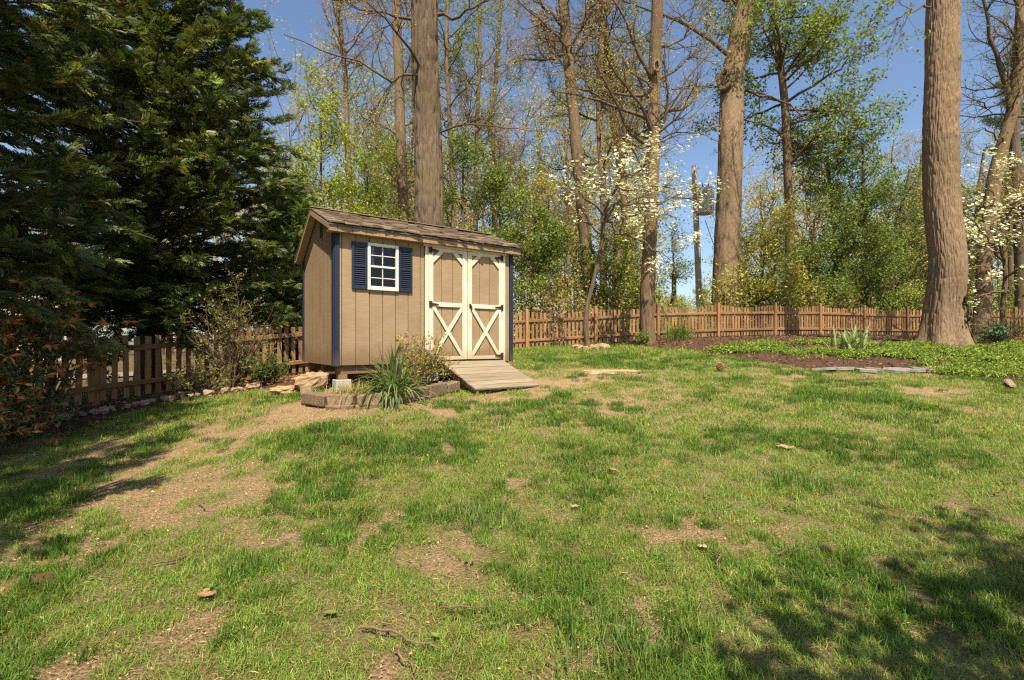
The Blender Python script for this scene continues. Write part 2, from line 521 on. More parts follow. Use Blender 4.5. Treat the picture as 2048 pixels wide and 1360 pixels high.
PATCH = []   # bare soil patches: centre, half sizes, strength
for px, py, rx, ry, s in [
    (300, 925, 230, 55, .9), (420, 1000, 160, 50, .8), (150, 1010, 200, 60, .8), (130, 890, 150, 35, .5), (620, 815, 150, 22, 1.3), (800, 808, 120, 18, 1.2), (560, 850, 90, 25, .8),
    (1100, 768, 60, 14, 1.6), (1220, 744, 75, 9, .9), (950, 800, 60, 14, .9), (500, 1170, 70, 25, .7), (850, 1100, 90, 35, .65), (1000, 1140, 120, 45, .6), (1420, 1065, 90, 35, .9),
    (1560, 1045, 60, 20, .6), (1900, 790, 100, 14, .9), (1970, 815, 90, 10, .9), (1480, 785, 60, 10, .7), (1330, 785, 40, 9, .7), (1740, 795, 50, 8, .8), (1780, 1000, 70, 30, .3),
    (1830, 780, 90, 8, .9), (1600, 745, 90, 10, .7), (1720, 752, 120, 7, .8), (700, 1050, 90, 30, .45), (560, 1090, 100, 30, .4), (1150, 1220, 120, 50, .6), (1000, 1270, 150, 45, .5),
    (1700, 920, 60, 14, .3), (1960, 1140, 60, 40, .5), (800, 1290, 160, 50, .45), (1330, 1290, 110, 60, .4), (960, 1040, 60, 22, .4), (60, 1110, 120, 40, .6), (1650, 1150, 80, 40, .4),
]:
    x, y = hit(px, py)
    x0, y0 = hit(px, py - ry); x1, y1 = hit(px, py + ry)
    PATCH.append((x, y, rx * y / F, max(.15, (y0 - y1) / 2), s))
LUSH = []
for px, py, rx, ry, s in [(830, 880, 330, 35, .7), (1240, 900, 250, 45, .6), (1150, 720, 130, 14, .6), (1330, 722, 130, 14, .7), (90, 990, 140, 40, 1.5), (720, 1020, 60, 30, .3), (960, 1020, 70, 30, .6),
                          (1600, 960, 50, 18, .6), (150, 1180, 150, 60, .5), (1230, 1290, 60, 40, .7), (1700, 800, 300, 30, .35), (640, 1160, 120, 40, .5), (1850, 1250, 200, 100, .5), (1150, 1085, 90, 30, .4), (1480, 1290, 120, 60, .4), (470, 855, 40, 14, .6), (330, 832, 220, 22, .45), (150, 870, 120, 25, .3), (720, 890, 240, 30, .6), (560, 1000, 130, 40, .5), (480, 1130, 150, 40, .5), (1000, 1180, 120, 35, .4), (1600, 1180, 140, 40, .4)]:
    x, y = hit(px, py)
    x0, y0 = hit(px, py - ry); x1, y1 = hit(px, py + ry)
    LUSH.append((x, y, rx * y / F, max(.15, (y0 - y1) / 2), s))

def masks(x, y):
    x = np.asarray(x, float); y = np.asarray(y, float)
    g = .86 + .22 * sstep(-1, 4, x - .15 * y) + .6 * (fbm(x, y, .55, 3) - .5) + 2.0 * (fbm(x, y, 3.4, 13, 5) - .5) + .9 * (noise3(np.stack([x * 11, y * 11, np.zeros_like(x)], -1), 19) - .5)
    lush = np.zeros_like(x)
    wx, wy = wig(x, y, .38, 2.6)
    for cx, cy, rx, ry, s in PATCH:
        g = g - s * np.exp(-(((wx - cx) / rx) ** 2 + ((wy - cy) / ry) ** 2) * 1.1) * .74
    for cx, cy, rx, ry, s in LUSH:
        e = s * np.exp(-(((wx - cx) / rx) ** 2 + ((wy - cy) / ry) ** 2) * 1.1)
        g = g + e * .8
        lush = lush + e
    cover = np.clip(.15 + .85 * sstep(.12, .78, g), 0, 1)
    wx, wy = wig(x, y, .28, 1.3, 60)
    bed = in_poly(wx, wy, BED)
    side = in_poly(wx, wy, SIDEBED)
    fb = in_poly(x, y, FRONTBED)
    mulch = np.where(bed, 1.0, 0.0)
    vx, vy = wig(x, y, .75, 1.9, 90)
    vx, vy = wig(vx, vy, .25, 6.0, 95)
    vin = (in_poly(vx, vy, VINCA1) | in_poly(vx, vy, VINCA2)) & bed & (np.hypot(x - 12.3, y - 14.0) > .85)
    beyond = (y > 15.5) & ~bed & (seg_dist(x, y, [(-1.9, 15.6), (.48, 16.4), (5.2, 17.9), (10.4, 19.8), (17.2, 22), (24, 21)]) > -1)
    fy = np.interp(x, [-9, -7.05, -4.07, -1.9, .48, 5.2, 10.4, 17.2, 24], [6.2, 8.5, 12.36, 15.6, 16.4, 17.9, 19.8, 22, 21])
    outside = y > fy - .12
    bare = bed | side | fb | in_poly(x, y, SHEDPOLY) | outside
    cover = np.where(bare, np.where(outside, .25 * cover, 0), cover)
    soil = np.where(side | fb, 1.0, 0.0)
    return dict(cover=cover, mulch=mulch, vinca=vin, soil=soil, lush=np.clip(lush, 0, 1.5), outside=outside)

# ------------------------------------------------------------------ ground
def axis(a0, a1, step, lo, hi):
    inner = np.arange(a0, a1 + step / 2, step)
    def tail(s, e):
        out, d, p = [], step, s
        while abs(p - s) < abs(e - s):
            d *= 1.35
            p = p + d * np.sign(e - s)
            out.append(p)
        return out
    return np.array(tail(inner[0], lo)[::-1] + list(inner) + tail(inner[-1], hi))
gx = axis(-12, 22, .11, -600, 600)
gy = axis(-1, 24, .11, -300, 900)
GX, GY = np.meshgrid(gx, gy)
mk = masks(GX, GY)
GZ = H(GX, GY) + .03 * (fbm(GX, GY, 1.3, 5) - .5) + .034 * (fbm(GX, GY, 4.5, 8, 3) - .5) - .02
GZ = GZ + mk['mulch'] * .02 * fbm(GX, GY, 5, 21)
nx, ny = len(gx), len(gy)
ii = (np.arange(ny - 1)[:, None] * nx + np.arange(nx - 1)[None]).ravel()
gq = np.stack([ii, ii + 1, ii + 1 + nx, ii + nx], -1)

def ground_mat():
    m, nt, out = new_mat('lawn_soil')
    L = nt.links.new
    tc = _nd(nt, 'ShaderNodeTexCoord')
    def noise(sc, det=6, rg=.65):
        n = _nd(nt, 'ShaderNodeTexNoise')
        n.inputs['Scale'].default_value = sc; n.inputs['Detail'].default_value = det; n.inputs['Roughness'].default_value = rg
        L(tc.outputs['Object'], n.inputs['Vector'])
        return n.outputs['Fac']
    def ramp(f, *cs):
        r = _nd(nt, 'ShaderNodeValToRGB')
        e = r.color_ramp.elements
        while len(e) < len(cs): e.new(.5)
        for k, (p, c) in enumerate(cs):
            e[k].position = p; e[k].color = (*c, 1)
        L(f, r.inputs[0])
        return r.outputs[0]
    def mix(f, a, b, bt='MIX'):
        x = _nd(nt, 'ShaderNodeMix', data_type='RGBA', blend_type=bt)
        if isinstance(f, float): x.inputs['Factor'].default_value = f
        else: L(f, x.inputs['Factor'])
        L(a, x.inputs['A']); L(b, x.inputs['B'])
        return x.outputs['Result']
    def attr(n):
        a = _nd(nt, 'ShaderNodeAttribute', attribute_name=n)
        return a.outputs['Fac']
    soil = ramp(noise(13, 10, .78), (.30, (.33, .185, .095)), (.5, (.60, .385, .22)), (.70, (.74, .53, .34)))
    straw = ramp(noise(85, 8, .8), (.36, (.20, .115, .055)), (.62, (.62, .45, .25)))
    soil = mix(.5, soil, straw)
    vo = _nd(nt, 'ShaderNodeTexVoronoi'); vo.inputs['Scale'].default_value = 75
    L(tc.outputs['Object'], vo.inputs['Vector'])
    soil = mix(.45, soil, ramp(vo.outputs['Color'], (.2, (.20, .115, .055)), (.5, (.46, .29, .155)), (.85, (.72, .54, .34))))
    mossf = _nd(nt, 'ShaderNodeMapRange'); mossf.inputs[1].default_value = .56; mossf.inputs[2].default_value = .72; mossf.inputs[4].default_value = .55
    L(noise(1.7, 6), mossf.inputs[0])
    soil = mix(mossf.outputs[0], soil, ramp(noise(40), (.3, (.13, .12, .03)), (.7, (.26, .21, .06))))
    green = ramp(noise(70, 8, .8), (.33, (.10, .14, .026)), (.54, (.21, .235, .058)), (.72, (.42, .33, .15)))
    cf = _nd(nt, 'ShaderNodeMath', operation='MULTIPLY'); cf.inputs[1].default_value = .55
    L(attr('cover'), cf.inputs[0])
    c = mix(cf.outputs[0], soil, green)
    mul = ramp(noise(35, 8, .75), (.3, (.05, .028, .018)), (.5, (.135, .075, .046)), (.72, (.25, .155, .10)))
    c = mix(attr('mulch'), c, mul)
    dk = ramp(noise(14, 8, .7), (.3, (.075, .045, .024)), (.7, (.20, .12, .065)))
    c = mix(attr('soil'), c, dk)
    litter = ramp(noise(3, 8), (.35, (.10, .07, .035)), (.6, (.20, .14, .07)), (.7, (.10, .12, .03)))
    c = mix(attr('outside'), c, litter)
    b = _nd(nt, 'ShaderNodeBsdfPrincipled')
    b.inputs['Roughness'].default_value = .97; b.inputs['Specular IOR Level'].default_value = .1
    L(c, b.inputs['Base Color'])
    bp = _nd(nt, 'ShaderNodeBump'); bp.inputs['Strength'].default_value = 1.0; bp.inputs['Distance'].default_value = .05
    hm = _nd(nt, 'ShaderNodeMath', operation='MULTIPLY_ADD'); hm.inputs[1].default_value = -.5
    L(vo.outputs['Distance'], hm.inputs[0]); L(noise(45, 10, .85), hm.inputs[2]); L(hm.outputs[0], bp.inputs['Height']); L(bp.outputs[0], b.inputs['Normal'])
    L(b.outputs[0], out.inputs[0])
    return m
gme = raw_mesh('ground', np.stack([GX, GY, GZ], -1).reshape(-1, 3), [gq], ground_mat(), None, True,
               dict(cover=mk['cover'].ravel(), mulch=mk['mulch'].ravel(), soil=mk['soil'].ravel(), outside=mk['outside'].ravel().astype(float)))
ground = link('ground', gme)
tag(ground, kind='structure')

# pale gravel drive beyond the left fence
_dx, _dy = np.meshgrid(np.linspace(-30, -13, 40), np.linspace(0, 1, 8))
_yy = 17.5 + (_dx + 26) * .06 + _dy * 3.2
_V = np.stack([_dx, _yy, H(_dx, _yy) + .03], -1).reshape(-1, 3)
_ii = (np.arange(7)[:, None] * 40 + np.arange(39)[None]).ravel()
drive = link('driveway', raw_mesh('driveway', _V, [np.stack([_ii, _ii + 1, _ii + 41, _ii + 40], -1)], surf_mat('pale_gravel', (.15, .125, .10), (.24, .20, .165), scale=(30, 30, 30), rough=.95, bump=.4, rand=0)))
tag(drive, kind='structure')

# ------------------------------------------------------------------ shed
SB = 1.165             # underside of the walls
shed = thing('garden_shed', 'tan garden shed with navy shutters, white double doors and brown shingle roof', 'shed', (SC[0], SC[1], 0), math.atan2(SD[1], SD[0]))
WT = 3.10              # top of the front wall
PK_V, PK_Z = .88, 3.60 # ridge position and height
EV_V, EV_Z = -.13, 3.20
BK_V, BK_Z = 1.80, 2.95
def roof_z(v):
    return np.interp(v, [EV_V, PK_V, BK_V], [EV_Z, PK_Z, BK_Z]) - .045

def part(name, parent=shed):
    o = bpy.data.objects.new(name, None)
    o.empty_display_size = .05
    col.objects.link(o)
    o.parent = parent
    return o

# front wall: a backing sheet and one plank per groove pitch
def wall_backing(poly, v0, v1, name, rot=0):
    V, f = prism(poly, v0, v1)
    return raw_mesh(name, V, f, M['tan'])
DR0, DR1 = 1.416, 2.995        # door surround from / to
WX0, WX1, WZ0, WZ1 = .473, .960, 2.288, 2.993
fw = link('front_wall', raw_mesh('front_wall', *prism([(.02, SB + .01), (SHED_L - .02, SB + .01), (SHED_L - .02, SB + .10), (.02, SB + .10)], .03, .06), M['tan']), shed)
planks = []
edges = [.06, .0984]
while edges[-1] < DR0 - .02: edges.append(edges[-1] + .2075)
edges[-1] = DR0
edges += [DR1, 3.10]
def front_plank(u0, u1, z0, z1):
    V, f = cbox(u1 - u0 - .009, .022, z1 - z0, b=.003)
    link('plank', raw_mesh('plank', V, f, M['tan']), fw, ((u0 + u1) / 2, .011, (z0 + z1) / 2))
for a, b_ in zip(edges[:-1], edges[1:]):
    if a >= DR0 - .001 and b_ <= DR1 + .001: continue
    if b_ > WX0 + .03 and a < WX1 - .03:
        front_plank(a, b_, SB, WZ0 + .03); front_plank(a, b_, WZ1 - .03, WT)
    else:
        front_plank(a, b_, SB, WT)
# dark liner just behind the planks, its colour stands in for groove shade, with the window hole left open
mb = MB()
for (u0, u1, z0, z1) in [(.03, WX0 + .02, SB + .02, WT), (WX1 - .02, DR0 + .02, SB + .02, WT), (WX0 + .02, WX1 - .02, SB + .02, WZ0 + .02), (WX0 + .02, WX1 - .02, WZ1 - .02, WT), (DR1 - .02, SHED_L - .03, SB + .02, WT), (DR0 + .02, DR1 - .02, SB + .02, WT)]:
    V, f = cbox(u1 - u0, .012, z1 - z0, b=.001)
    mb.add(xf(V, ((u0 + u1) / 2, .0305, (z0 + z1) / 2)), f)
mb.build('groove_shade_liner', M['dark'], fw)

# left wall, gable shaped, plank by plank
lw = link('side_wall', raw_mesh('side_wall', *prism([(.05, SB + .02), (SHED_D - .03, SB + .02), (SHED_D - .03, roof_z(SHED_D) - .03), (PK_V, roof_z(PK_V) - .03), (.05, roof_z(.05) - .03)], -.05, -.03), M['dark']), shed, rot=(0, 0, math.radians(90)))
vs = list(np.arange(.06, SHED_D, .203)) + [SHED_D]
for a, b_ in zip(vs[:-1], vs[1:]):
    if b_ - a < .03: continue
    pl = [(a + .004, SB), (b_ - .004, SB), (b_ - .004, roof_z(b_ - .004)), (a + .004, roof_z(a + .004))]
    if a < PK_V < b_: pl.insert(3, (PK_V, roof_z(PK_V)))
    V, f = prism(pl, -.022, 0.0)
    link('plank', raw_mesh('plank', V, f, M['tan']), lw)
# right and rear walls (hidden from the photograph, plain)
rw = link('end_wall', raw_mesh('end_wall', *prism([(.0, SB), (SHED_D, SB), (SHED_D, roof_z(SHED_D)), (PK_V, roof_z(PK_V)), (0.0, roof_z(0))], 0, .02), M['tan']), shed, (SHED_L - .002, .012, 0), (0, 0, math.radians(90)))
boxobj('rear_wall', (SHED_L - .06, .022, roof_z(SHED_D) - SB), (SHED_L / 2, SHED_D - .02, (roof_z(SHED_D) + SB) / 2), M['tan'], shed)
boxobj('floor_deck', (SHED_L - .08, SHED_D - .08, .03), (SHED_L / 2, SHED_D / 2, SB + .03), M['dark'], shed)
# corner boards
def corner(u, w, v=-.012):
    boxobj('corner_board', (w, .022, WT - SB + .01), (u, v, (WT + SB - .01) / 2), M['navy'], shed, b=.003)
corner(.024, .068); corner(SHED_L - .026, .064)
boxobj('corner_board', (.022, .09, WT - SB + .02), (-.013, .045, (WT + SB) / 2), M['navy'], shed, b=.003)
boxobj('corner_board', (.022, .07, roof_z(SHED_D) - SB - .02), (-.013, SHED_D - .02, (roof_z(SHED_D) + SB) / 2), M['navy'], shed, b=.003)
# gable vent
gv = boxobj('gable_vent', (.022, .16, .27), (-.008, .60, 3.22), M['tan'], shed, b=.004)
for k in range(3):
    boxobj('louver', (.012, .03, .22), (-.017, -.045 + k * .045, 0), M['dark'], gv, b=.002)

# roof: sheathing, shingles laid course by course on the front slope, the unseen rear slope as one layer
RL0, RL1 = -.125, SHED_L + .10
rf = link('roof', raw_mesh('roof', *prism([(EV_V, EV_Z - .03), (PK_V, PK_Z - .03), (BK_V, BK_Z - .03), (BK_V, BK_Z - .012), (PK_V, PK_Z - .012), (EV_V, EV_Z - .012)], -RL1 + .01, -RL0 - .01), M['beam']), shed, rot=(0, 0, math.radians(90)))
sl_len = math.hypot(PK_V - EV_V, PK_Z - EV_Z)
sl_ang = math.atan2(PK_Z - EV_Z, PK_V - EV_V)
rows = 8
ex = sl_len / rows
shm = []
for k in range(6):
    V, f = cbox(1, 1, 1, b=.04)
    V = V * np.array([.995, 1, 1])
    rr = np.random.default_rng(k)
    V[:, 2] += rr.normal(0, .12) * V[:, 0]
    V[:, 1] += np.where(V[:, 1] < 0, rr.normal(0, .07) * np.sign(V[:, 0]) + rr.normal(0, .05), 0)
    shm.append(raw_mesh('shingle', V, f, M['shingle']))
Rinv = Matrix.Rotation(math.radians(-90), 4, 'Z')
for r_ in range(rows):
    u = RL0 - (.08 if r_ % 2 else 0)
    while u < RL1 - .02:
        w = random.uniform(.13, .26)
        u1 = min(u + w, RL1); u0 = max(u, RL0)
        if RL1 - u1 < .06: u1 = RL1
        s_mid = (r_ + .5) * ex - .025 + random.uniform(-.012, .012)
        th = random.choice([.010, .016, .026])
        v = EV_V + s_mid * math.cos(sl_ang)
        z = EV_Z + s_mid * math.sin(sl_ang) + .002 + th / 2
        o = link('shingle', random.choice(shm), rf, Rinv @ Vector(((u0 + u1) / 2, v, z)), scale=(u1 - u0 - .004, ex + .06, th))
        o.rotation_euler = (Matrix.Rotation(math.radians(-90), 3, 'Z') @ Matrix.Rotation(sl_ang - .05 - random.uniform(0, .10), 3, 'X') @ Matrix.Rotation(random.gauss(0, .035), 3, 'Y')).to_euler()
        u = u1
V, f = prism([(PK_V + .01, PK_Z - .008), (BK_V + .02, BK_Z - .012), (BK_V + .02, BK_Z + .006), (PK_V, PK_Z + .016)], -RL1, -RL0)
link('rear_shingles', raw_mesh('rear_shingles', V, f, M['shingle']), rf)
boxobj('ridge_cap', (.20, RL1 - RL0, .014), Rinv @ Vector(((RL0 + RL1) / 2, PK_V + .0, PK_Z + .012)), M['shingle'], rf)
boxobj('drip_edge', (RL1 - RL0, .012, .022), (((RL0 + RL1) / 2), EV_V - .016, EV_Z - .028), M['drip'], shed, b=.002)
# fascia in short boards
fa = boxobj('fascia', (RL1 - RL0 - .01, .02, .06), ((RL0 + RL1) / 2, EV_V + .028, EV_Z - .075), M['tan'], shed)
u = RL0
while u < RL1 - .02:
    w = .125 if u == RL0 else .2075
    u1 = min(u + w, RL1)
    V, f = cbox(u1 - u - .006, .016, .082, b=.002)
    link('board', raw_mesh('board', V, f, M['tan']), fa, ((u + u1) / 2 - (RL0 + RL1) / 2, -.02, -.004))
    u = u1
boxobj('soffit', (RL1 - RL0 - .02, .13, .014), ((RL0 + RL1) / 2, EV_V + .085, EV_Z - .112), M['tan'], shed)
# rake boards on the left gable
for (v0, z0, v1, z1) in [(EV_V + .0, EV_Z, PK_V, PK_Z), (PK_V, PK_Z, BK_V, BK_Z)]:
    pl = [(v0, z0 - .098), (v1, z1 - .098), (v1, z1 - .028), (v0, z0 - .028)]
    V, f = prism(pl, .105, .122)
    link('rake_board', raw_mesh('rake_board', V, f, M['tan']), shed, rot=(0, 0, math.radians(90)))
    V, f = prism([(v0, z0 - .101), (v1, z1 - .101), (v1, z1 - .088), (v0, z0 - .088)], .02, .104)
    link('rake_soffit', raw_mesh('rake_soffit', V, f, M['tan']), shed, rot=(0, 0, math.radians(90)))

# window
wd = part('window')
wd.location = ((WX0 + WX1) / 2, 0, (WZ0 + WZ1) / 2)
ww, wh = WX1 - WX0, WZ1 - WZ0
mb = MB()
for (cx, cz, sx, sz) in [(-ww / 2 + .021, 0, .042, wh), (ww / 2 - .021, 0, .042, wh), (0, wh / 2 - .021, ww - .085, .042), (0, -wh / 2 + .03, ww - .085, .06)]:
    V, f = cbox(sx, .05, sz, b=.004)
    mb.add(xf(V, (cx, -.016, cz)), f)
mb.build('frame', M['vinyl'], wd)
boxobj('sash_rail', (ww - .085, .03, .03), (0, -.004, .005), M['vinyl'], wd)
for cz in (wh / 4 - .003, -wh / 4 + .012):
    boxobj('muntin', (.013, .014, wh / 2 - .06), (0, .003, cz), M['vinyl'], wd, b=.002)
    for sx in (-1, 1):
        boxobj('muntin', (ww / 2 - .05, .014, .013), (sx * (ww / 4 - .018), .003, cz), M['vinyl'], wd, b=.002)
        for dz in (-1, 1):
            boxobj('pane', (ww / 2 - .052, .004, wh / 4 - .03), (sx * (ww / 4 - .018), .008, cz + dz * (wh / 8 - .005)), M['glass'], wd, b=.0005)
boxobj('curtain', (.07, .012, .30), (-.145, .06, .17), M['curtain'], wd)
# shutters
def shutter(u0, u1):
    s = part('shutter')
    z0, z1 = 2.29, 2.986
    s.location = ((u0 + u1) / 2, 0, (z0 + z1) / 2)
    w, h = u1 - u0 - .006, z1 - z0
    mb = MB()
    for (cx, cz, sx, sz) in [(-w / 2 + .016, 0, .032, h), (w / 2 - .016, 0, .032, h), (0, h / 2 - .036, w - .064, .072), (0, -h / 2 + .03, w - .064, .06), (0, .0, w - .064, .04)]:
        V, f = cbox(sx, .03, sz, b=.004)
        mb.add(xf(V, (cx, -.018, cz)), f)
    V, f = cbox(w - .04, .006, h - .06, b=.001)
    mb.add(xf(V, (0, -.006, 0)), f)
    mb.build('frame', M['navy'], s)
    for lo, hi in [(-h / 2 + .068, -.026), (.026, h / 2 - .08)]:
        n = 8
        for k in range(n):
            z = lo + (k + .5) * (hi - lo) / n
            boxobj('louver', (w - .066, .024, .007), (0, -.02, z), M['navy'], s, rot=(math.radians(48), 0, 0), b=.002)
shutter(.236, .470); shutter(.963, 1.197)

# doors
DZ0, DZ1 = 1.212, 3.05
hd = boxobj('door_header', (DR1 - DR0 + .05, .03, .062), ((DR0 + DR1) / 2, -.018, 3.082), M['white'], shed, b=.004)
boxobj('door_sill', (DR1 - DR0, .03, .035), ((DR0 + DR1) / 2, .004, SB + .022), M['tan'], shed)
boxobj('door_jamb', (.05, .026, DZ1 - DZ0), (DR0 + .028, -.014, (DZ0 + DZ1) / 2), M['white'], shed)
boxobj('door_jamb', (.045, .026, DZ1 - SB), (DR1 - .022, -.014, (SB + DZ1) / 2), M['white'], shed)
def hinge(parent, x, z, sgn):
    mb = MB()
    V, f = cbox(.045, .008, .10, b=.002); mb.add(xf(V, (x, -.042, z)), f)
    tri = [(x + sgn * .02, z + .024), (x + sgn * .02, z - .024), (x + sgn * .15, z - .007), (x + sgn * .15, z + .007)]
    V, f = prism(tri, -.046, -.038); mb.add(V, f)
    V, f = tubes(np.array([[[x + sgn * .024, -.05, z - .045], [x + sgn * .024, -.05, z + .045]]]), np.full((1, 2), .009), 8); mb.add(V, [f])
    mb.build('hinge', M['iron'], parent)
def leaf_door(u0, u1, hs):
    d = part('door')
    w = u1 - u0
    d.location = ((u0 + u1) / 2, 0, 0)
    n = 4
    cuts = [-w / 2 + .01, -w / 2 + .255, -w / 2 + .255 + .2075, w / 2 - .01]
    for a, b_ in zip(cuts[:-1], cuts[1:]):
        boxobj('plank', (b_ - a - .008, .018, DZ1 - DZ0 - .02), ((a + b_) / 2, .006, (DZ0 + DZ1) / 2), M['tan'], d, b=.002)
    st = .088
    y = -.018
    for sx in (-1, 1):
        boxobj('stile', (st, .026, DZ1 - DZ0 - .006), (sx * (w / 2 - st / 2 - .003), y, (DZ0 + DZ1) / 2), M['white'], d)
    iw = w - 2 * st - .008
    zt, zm0, zm1, zb = 2.985, 2.085, 2.155, DZ0 + .06
    boxobj('rail', (iw, .024, DZ1 - zt - .004), (0, y, (DZ1 + zt) / 2), M['white'], d)
    boxobj('rail', (iw, .024, zm1 - zm0), (0, y, (zm0 + zm1) / 2), M['white'], d)
    boxobj('rail', (iw, .024, zb - DZ0 - .002), (0, y, (zb + DZ0) / 2), M['white'], d)
    for sx in (-1, 1):   # corner braces of the arched upper panel
        a = .19
        pl = [(sx * iw / 2, zt - a), (sx * iw / 2, zt - a + .092), (sx * (iw / 2 - a + .092), zt), (sx * (iw / 2 - a), zt)]
        V, f = prism(pl, y - .012, y + .012)
        link('corner_brace', raw_mesh('corner_brace', V, f, M['white']), d)
    hh = zm0 - zb
    ang = math.atan2(hh, iw)
    dl = .062
    for sx in (-1, 1):
        # cross brace: a strip from corner to corner, cut to the panel
        hx = dl / 2 / math.sin(ang); hz = dl / 2 / math.cos(ang)
        pl = [(-sx * iw / 2, zm0), (-sx * (iw / 2 - hx * .9), zm0), (sx * iw / 2, zb + hz * .9), (sx * iw / 2, zb), (sx * (iw / 2 - hx * .9), zb), (-sx * iw / 2, zm0 - hz * .9)]
        V, f = prism(pl, y - .011 - (.002 if sx > 0 else 0), y + .011)
        link('cross_brace', raw_mesh('cross_brace', V, f, M['white']), d)
    for z in (2.995, 2.12, 1.27):
        hinge(d, -hs * (w / 2 - .03), z, hs)
    return d
mid = 2.203
d1 = leaf_door(DR0 + .055, mid - .002, 1)
d2 = leaf_door(mid + .002, DR1 - .046, -1)
mb = MB()
V, f = cbox(.035, .012, .075, b=.003); mb.add(xf(V, (0, -.038, 0)), f)
V, f = tubes(np.array([[[0, -.05, .02], [.004, -.07, .0], [.008, -.062, -.045]]]), np.full((1, 3), .008), 6); mb.add(V, [f])
V, f = cbox(.016, .010, .10, b=.003); mb.add(xf(V, (.022, -.045, -.055), (0, .25, 0)), f)
mb.build('latch', M['iron'], d2, loc=(-(DR1 - .046 - mid) / 2 + .05, 0, 2.12))
# skids and supports
for v in (.10, .85, SHED_D - .12):
    boxobj('skid_beam', (SHED_L - .1, .09, .13), (SHED_L / 2, v, SB - .066), M['beam'], shed, b=.006)
def support(u, v):
    x, y = shed_w(u, v)
    g = G(x, y) - .06
    top = SB - .133
    hcb = min(.2, top - g - .04)
    boxobj('concrete_block', (.22, .2, hcb), (u, v, g + hcb / 2), M['concrete'], shed, b=.008)
    if top - g - hcb > .03:
        boxobj('wood_spacer', (.13, .12, top - g - hcb), (u, v, g + hcb + (top - g - hcb) / 2), M['beam'], shed, b=.006)
support(.13, .10); support(.13, SHED_D - .14); support(1.6, .85); support(2.9, SHED_D - .14)
boxobj('concrete_block', (.3, .2, .16), (1.55, .16, 1.03 - .08), M['concrete'], shed, b=.008)

# ramp
ramp = thing('wooden_ramp', 'weathered plank ramp leading up to the white shed doors', 'ramp', (SC[0], SC[1], 0), math.atan2(SD[1], SD[0]))
ru0, ru1 = 1.72, 2.94
v_top, z_top = -.03, 1.175
v_bot = -1.06
z_bot = .80
rl = math.hypot(v_bot - v_top, z_top - z_bot); ra = math.atan2(z_top - z_bot, v_top - v_bot)
npk = 8
for k in range(npk):
    s = (k + .5) / npk
    v = v_bot + (v_top - v_bot) * s; z = z_bot + (z_top - z_bot) * s
    V, f = cbox(ru1 - ru0 + random.uniform(-.008, .008), rl / npk - .013, .034, b=.005, jit=.0015, seed=k)
    link('plank', raw_mesh('plank', V, f, M['ramp']), ramp, ((ru0 + ru1) / 2, v, z), (ra, random.uniform(-.004, .004), 0))
for u in (ru0 + .05, (ru0 + ru1) / 2, ru1 - .05):
    pl = [(v_bot + .02, z_bot - .02), (v_bot + .02, z_bot - .06), (v_top, z_top - .16), (v_top, z_top - .02)]
    V, f = prism(pl, -.02, .02)
    link('stringer', raw_mesh('stringer', V, f, M['beam']), ramp, (u, 0, 0), (0, 0, math.radians(90)))

# ------------------------------------------------------------------ fences
def unit_box(mat, name, b=.06):
    V, f = cbox(1, 1, 1, b=.0)
    return raw_mesh(name, V, f, mat)
PK = []
for k in range(5):
    rr = np.random.default_rng(100 + k)
    V, f = cbox(.09, .019, 1.0, b=.004, jit=.0025, seed=k)
    V[:, 2] += .5
    V[:, 0] += (V[:, 2] - .5) * rr.normal(0, .008)
    PK.append(raw_mesh('picket', V, f, M['cedar']))
V, f = cbox(.10, .10, 1.0, b=.008)
V[:, 2] += .5
POST = raw_mesh('post', V, f, M['cedar'])
RAIL = {}
def fence(nodes, label, posts_front, dip, hgt):
    c = nodes[len(nodes) // 2]
    t = thing('picket_fence', label, 'fence', (c[0], c[1], G(*c)))
    o0 = np.array([c[0], c[1], G(*c)])
    for (x0, y0), (x1, y1) in zip(nodes[:-1], nodes[1:]):
        Ls = math.hypot(x1 - x0, y1 - y0)
        dx, dy = (x1 - x0) / Ls, (y1 - y0) / Ls
        nx_, ny_ = dy, -dx          # towards the lawn
        yaw = math.atan2(dy, dx)
        z0, z1 = G(x0, y0), G(x1, y1)
        n = int(round(Ls / (.143 if posts_front else .165)))
        for k in range(n):
            u = (k + .5) / n
            x, y = x0 + (x1 - x0) * u - nx_ * .012, y0 + (y1 - y0) * u - ny_ * .012
            hh = hgt - dip * math.sin(math.pi * u) + random.uniform(-.012, .012)
            p = np.array([x, y, z0 + (z1 - z0) * u + .03]) - o0
            link('picket', random.choice(PK), t, p, (random.uniform(-.006, .006), random.uniform(-.012, .012), yaw + random.uniform(-.02, .02)), (random.uniform(.93, 1.05), 1, hh - .03))
        for hz in (.27, .90):
            pitch = -math.atan2(z1 - z0, Ls)
            V, f = cbox(math.hypot(Ls, z1 - z0) - (.10 if posts_front else .004), .038, .088, b=.005, jit=.003, seed=int(hz * 100 + Ls * 50))
            link('rail', raw_mesh('rail', V, f, M['rail']), t, np.array([(x0 + x1) / 2 + nx_ * .022, (y0 + y1) / 2 + ny_ * .022, (z0 + z1) / 2 + hz]) - o0, (0, pitch, yaw))
    for i, (x, y) in enumerate(nodes):
        a, b_ = nodes[max(i - 1, 0)], nodes[min(i + 1, len(nodes) - 1)]
        yaw = math.atan2(b_[1] - a[1], b_[0] - a[0])
        s = .05 if posts_front else -.075
        g = G(x, y) - .05
        link('post', POST, t, np.array([x + math.sin(yaw) * s, y - math.cos(yaw) * s, g]) - o0, (0, random.uniform(-.01, .01), yaw), (1, 1, hgt + .12 if posts_front else hgt - .1))
    return t
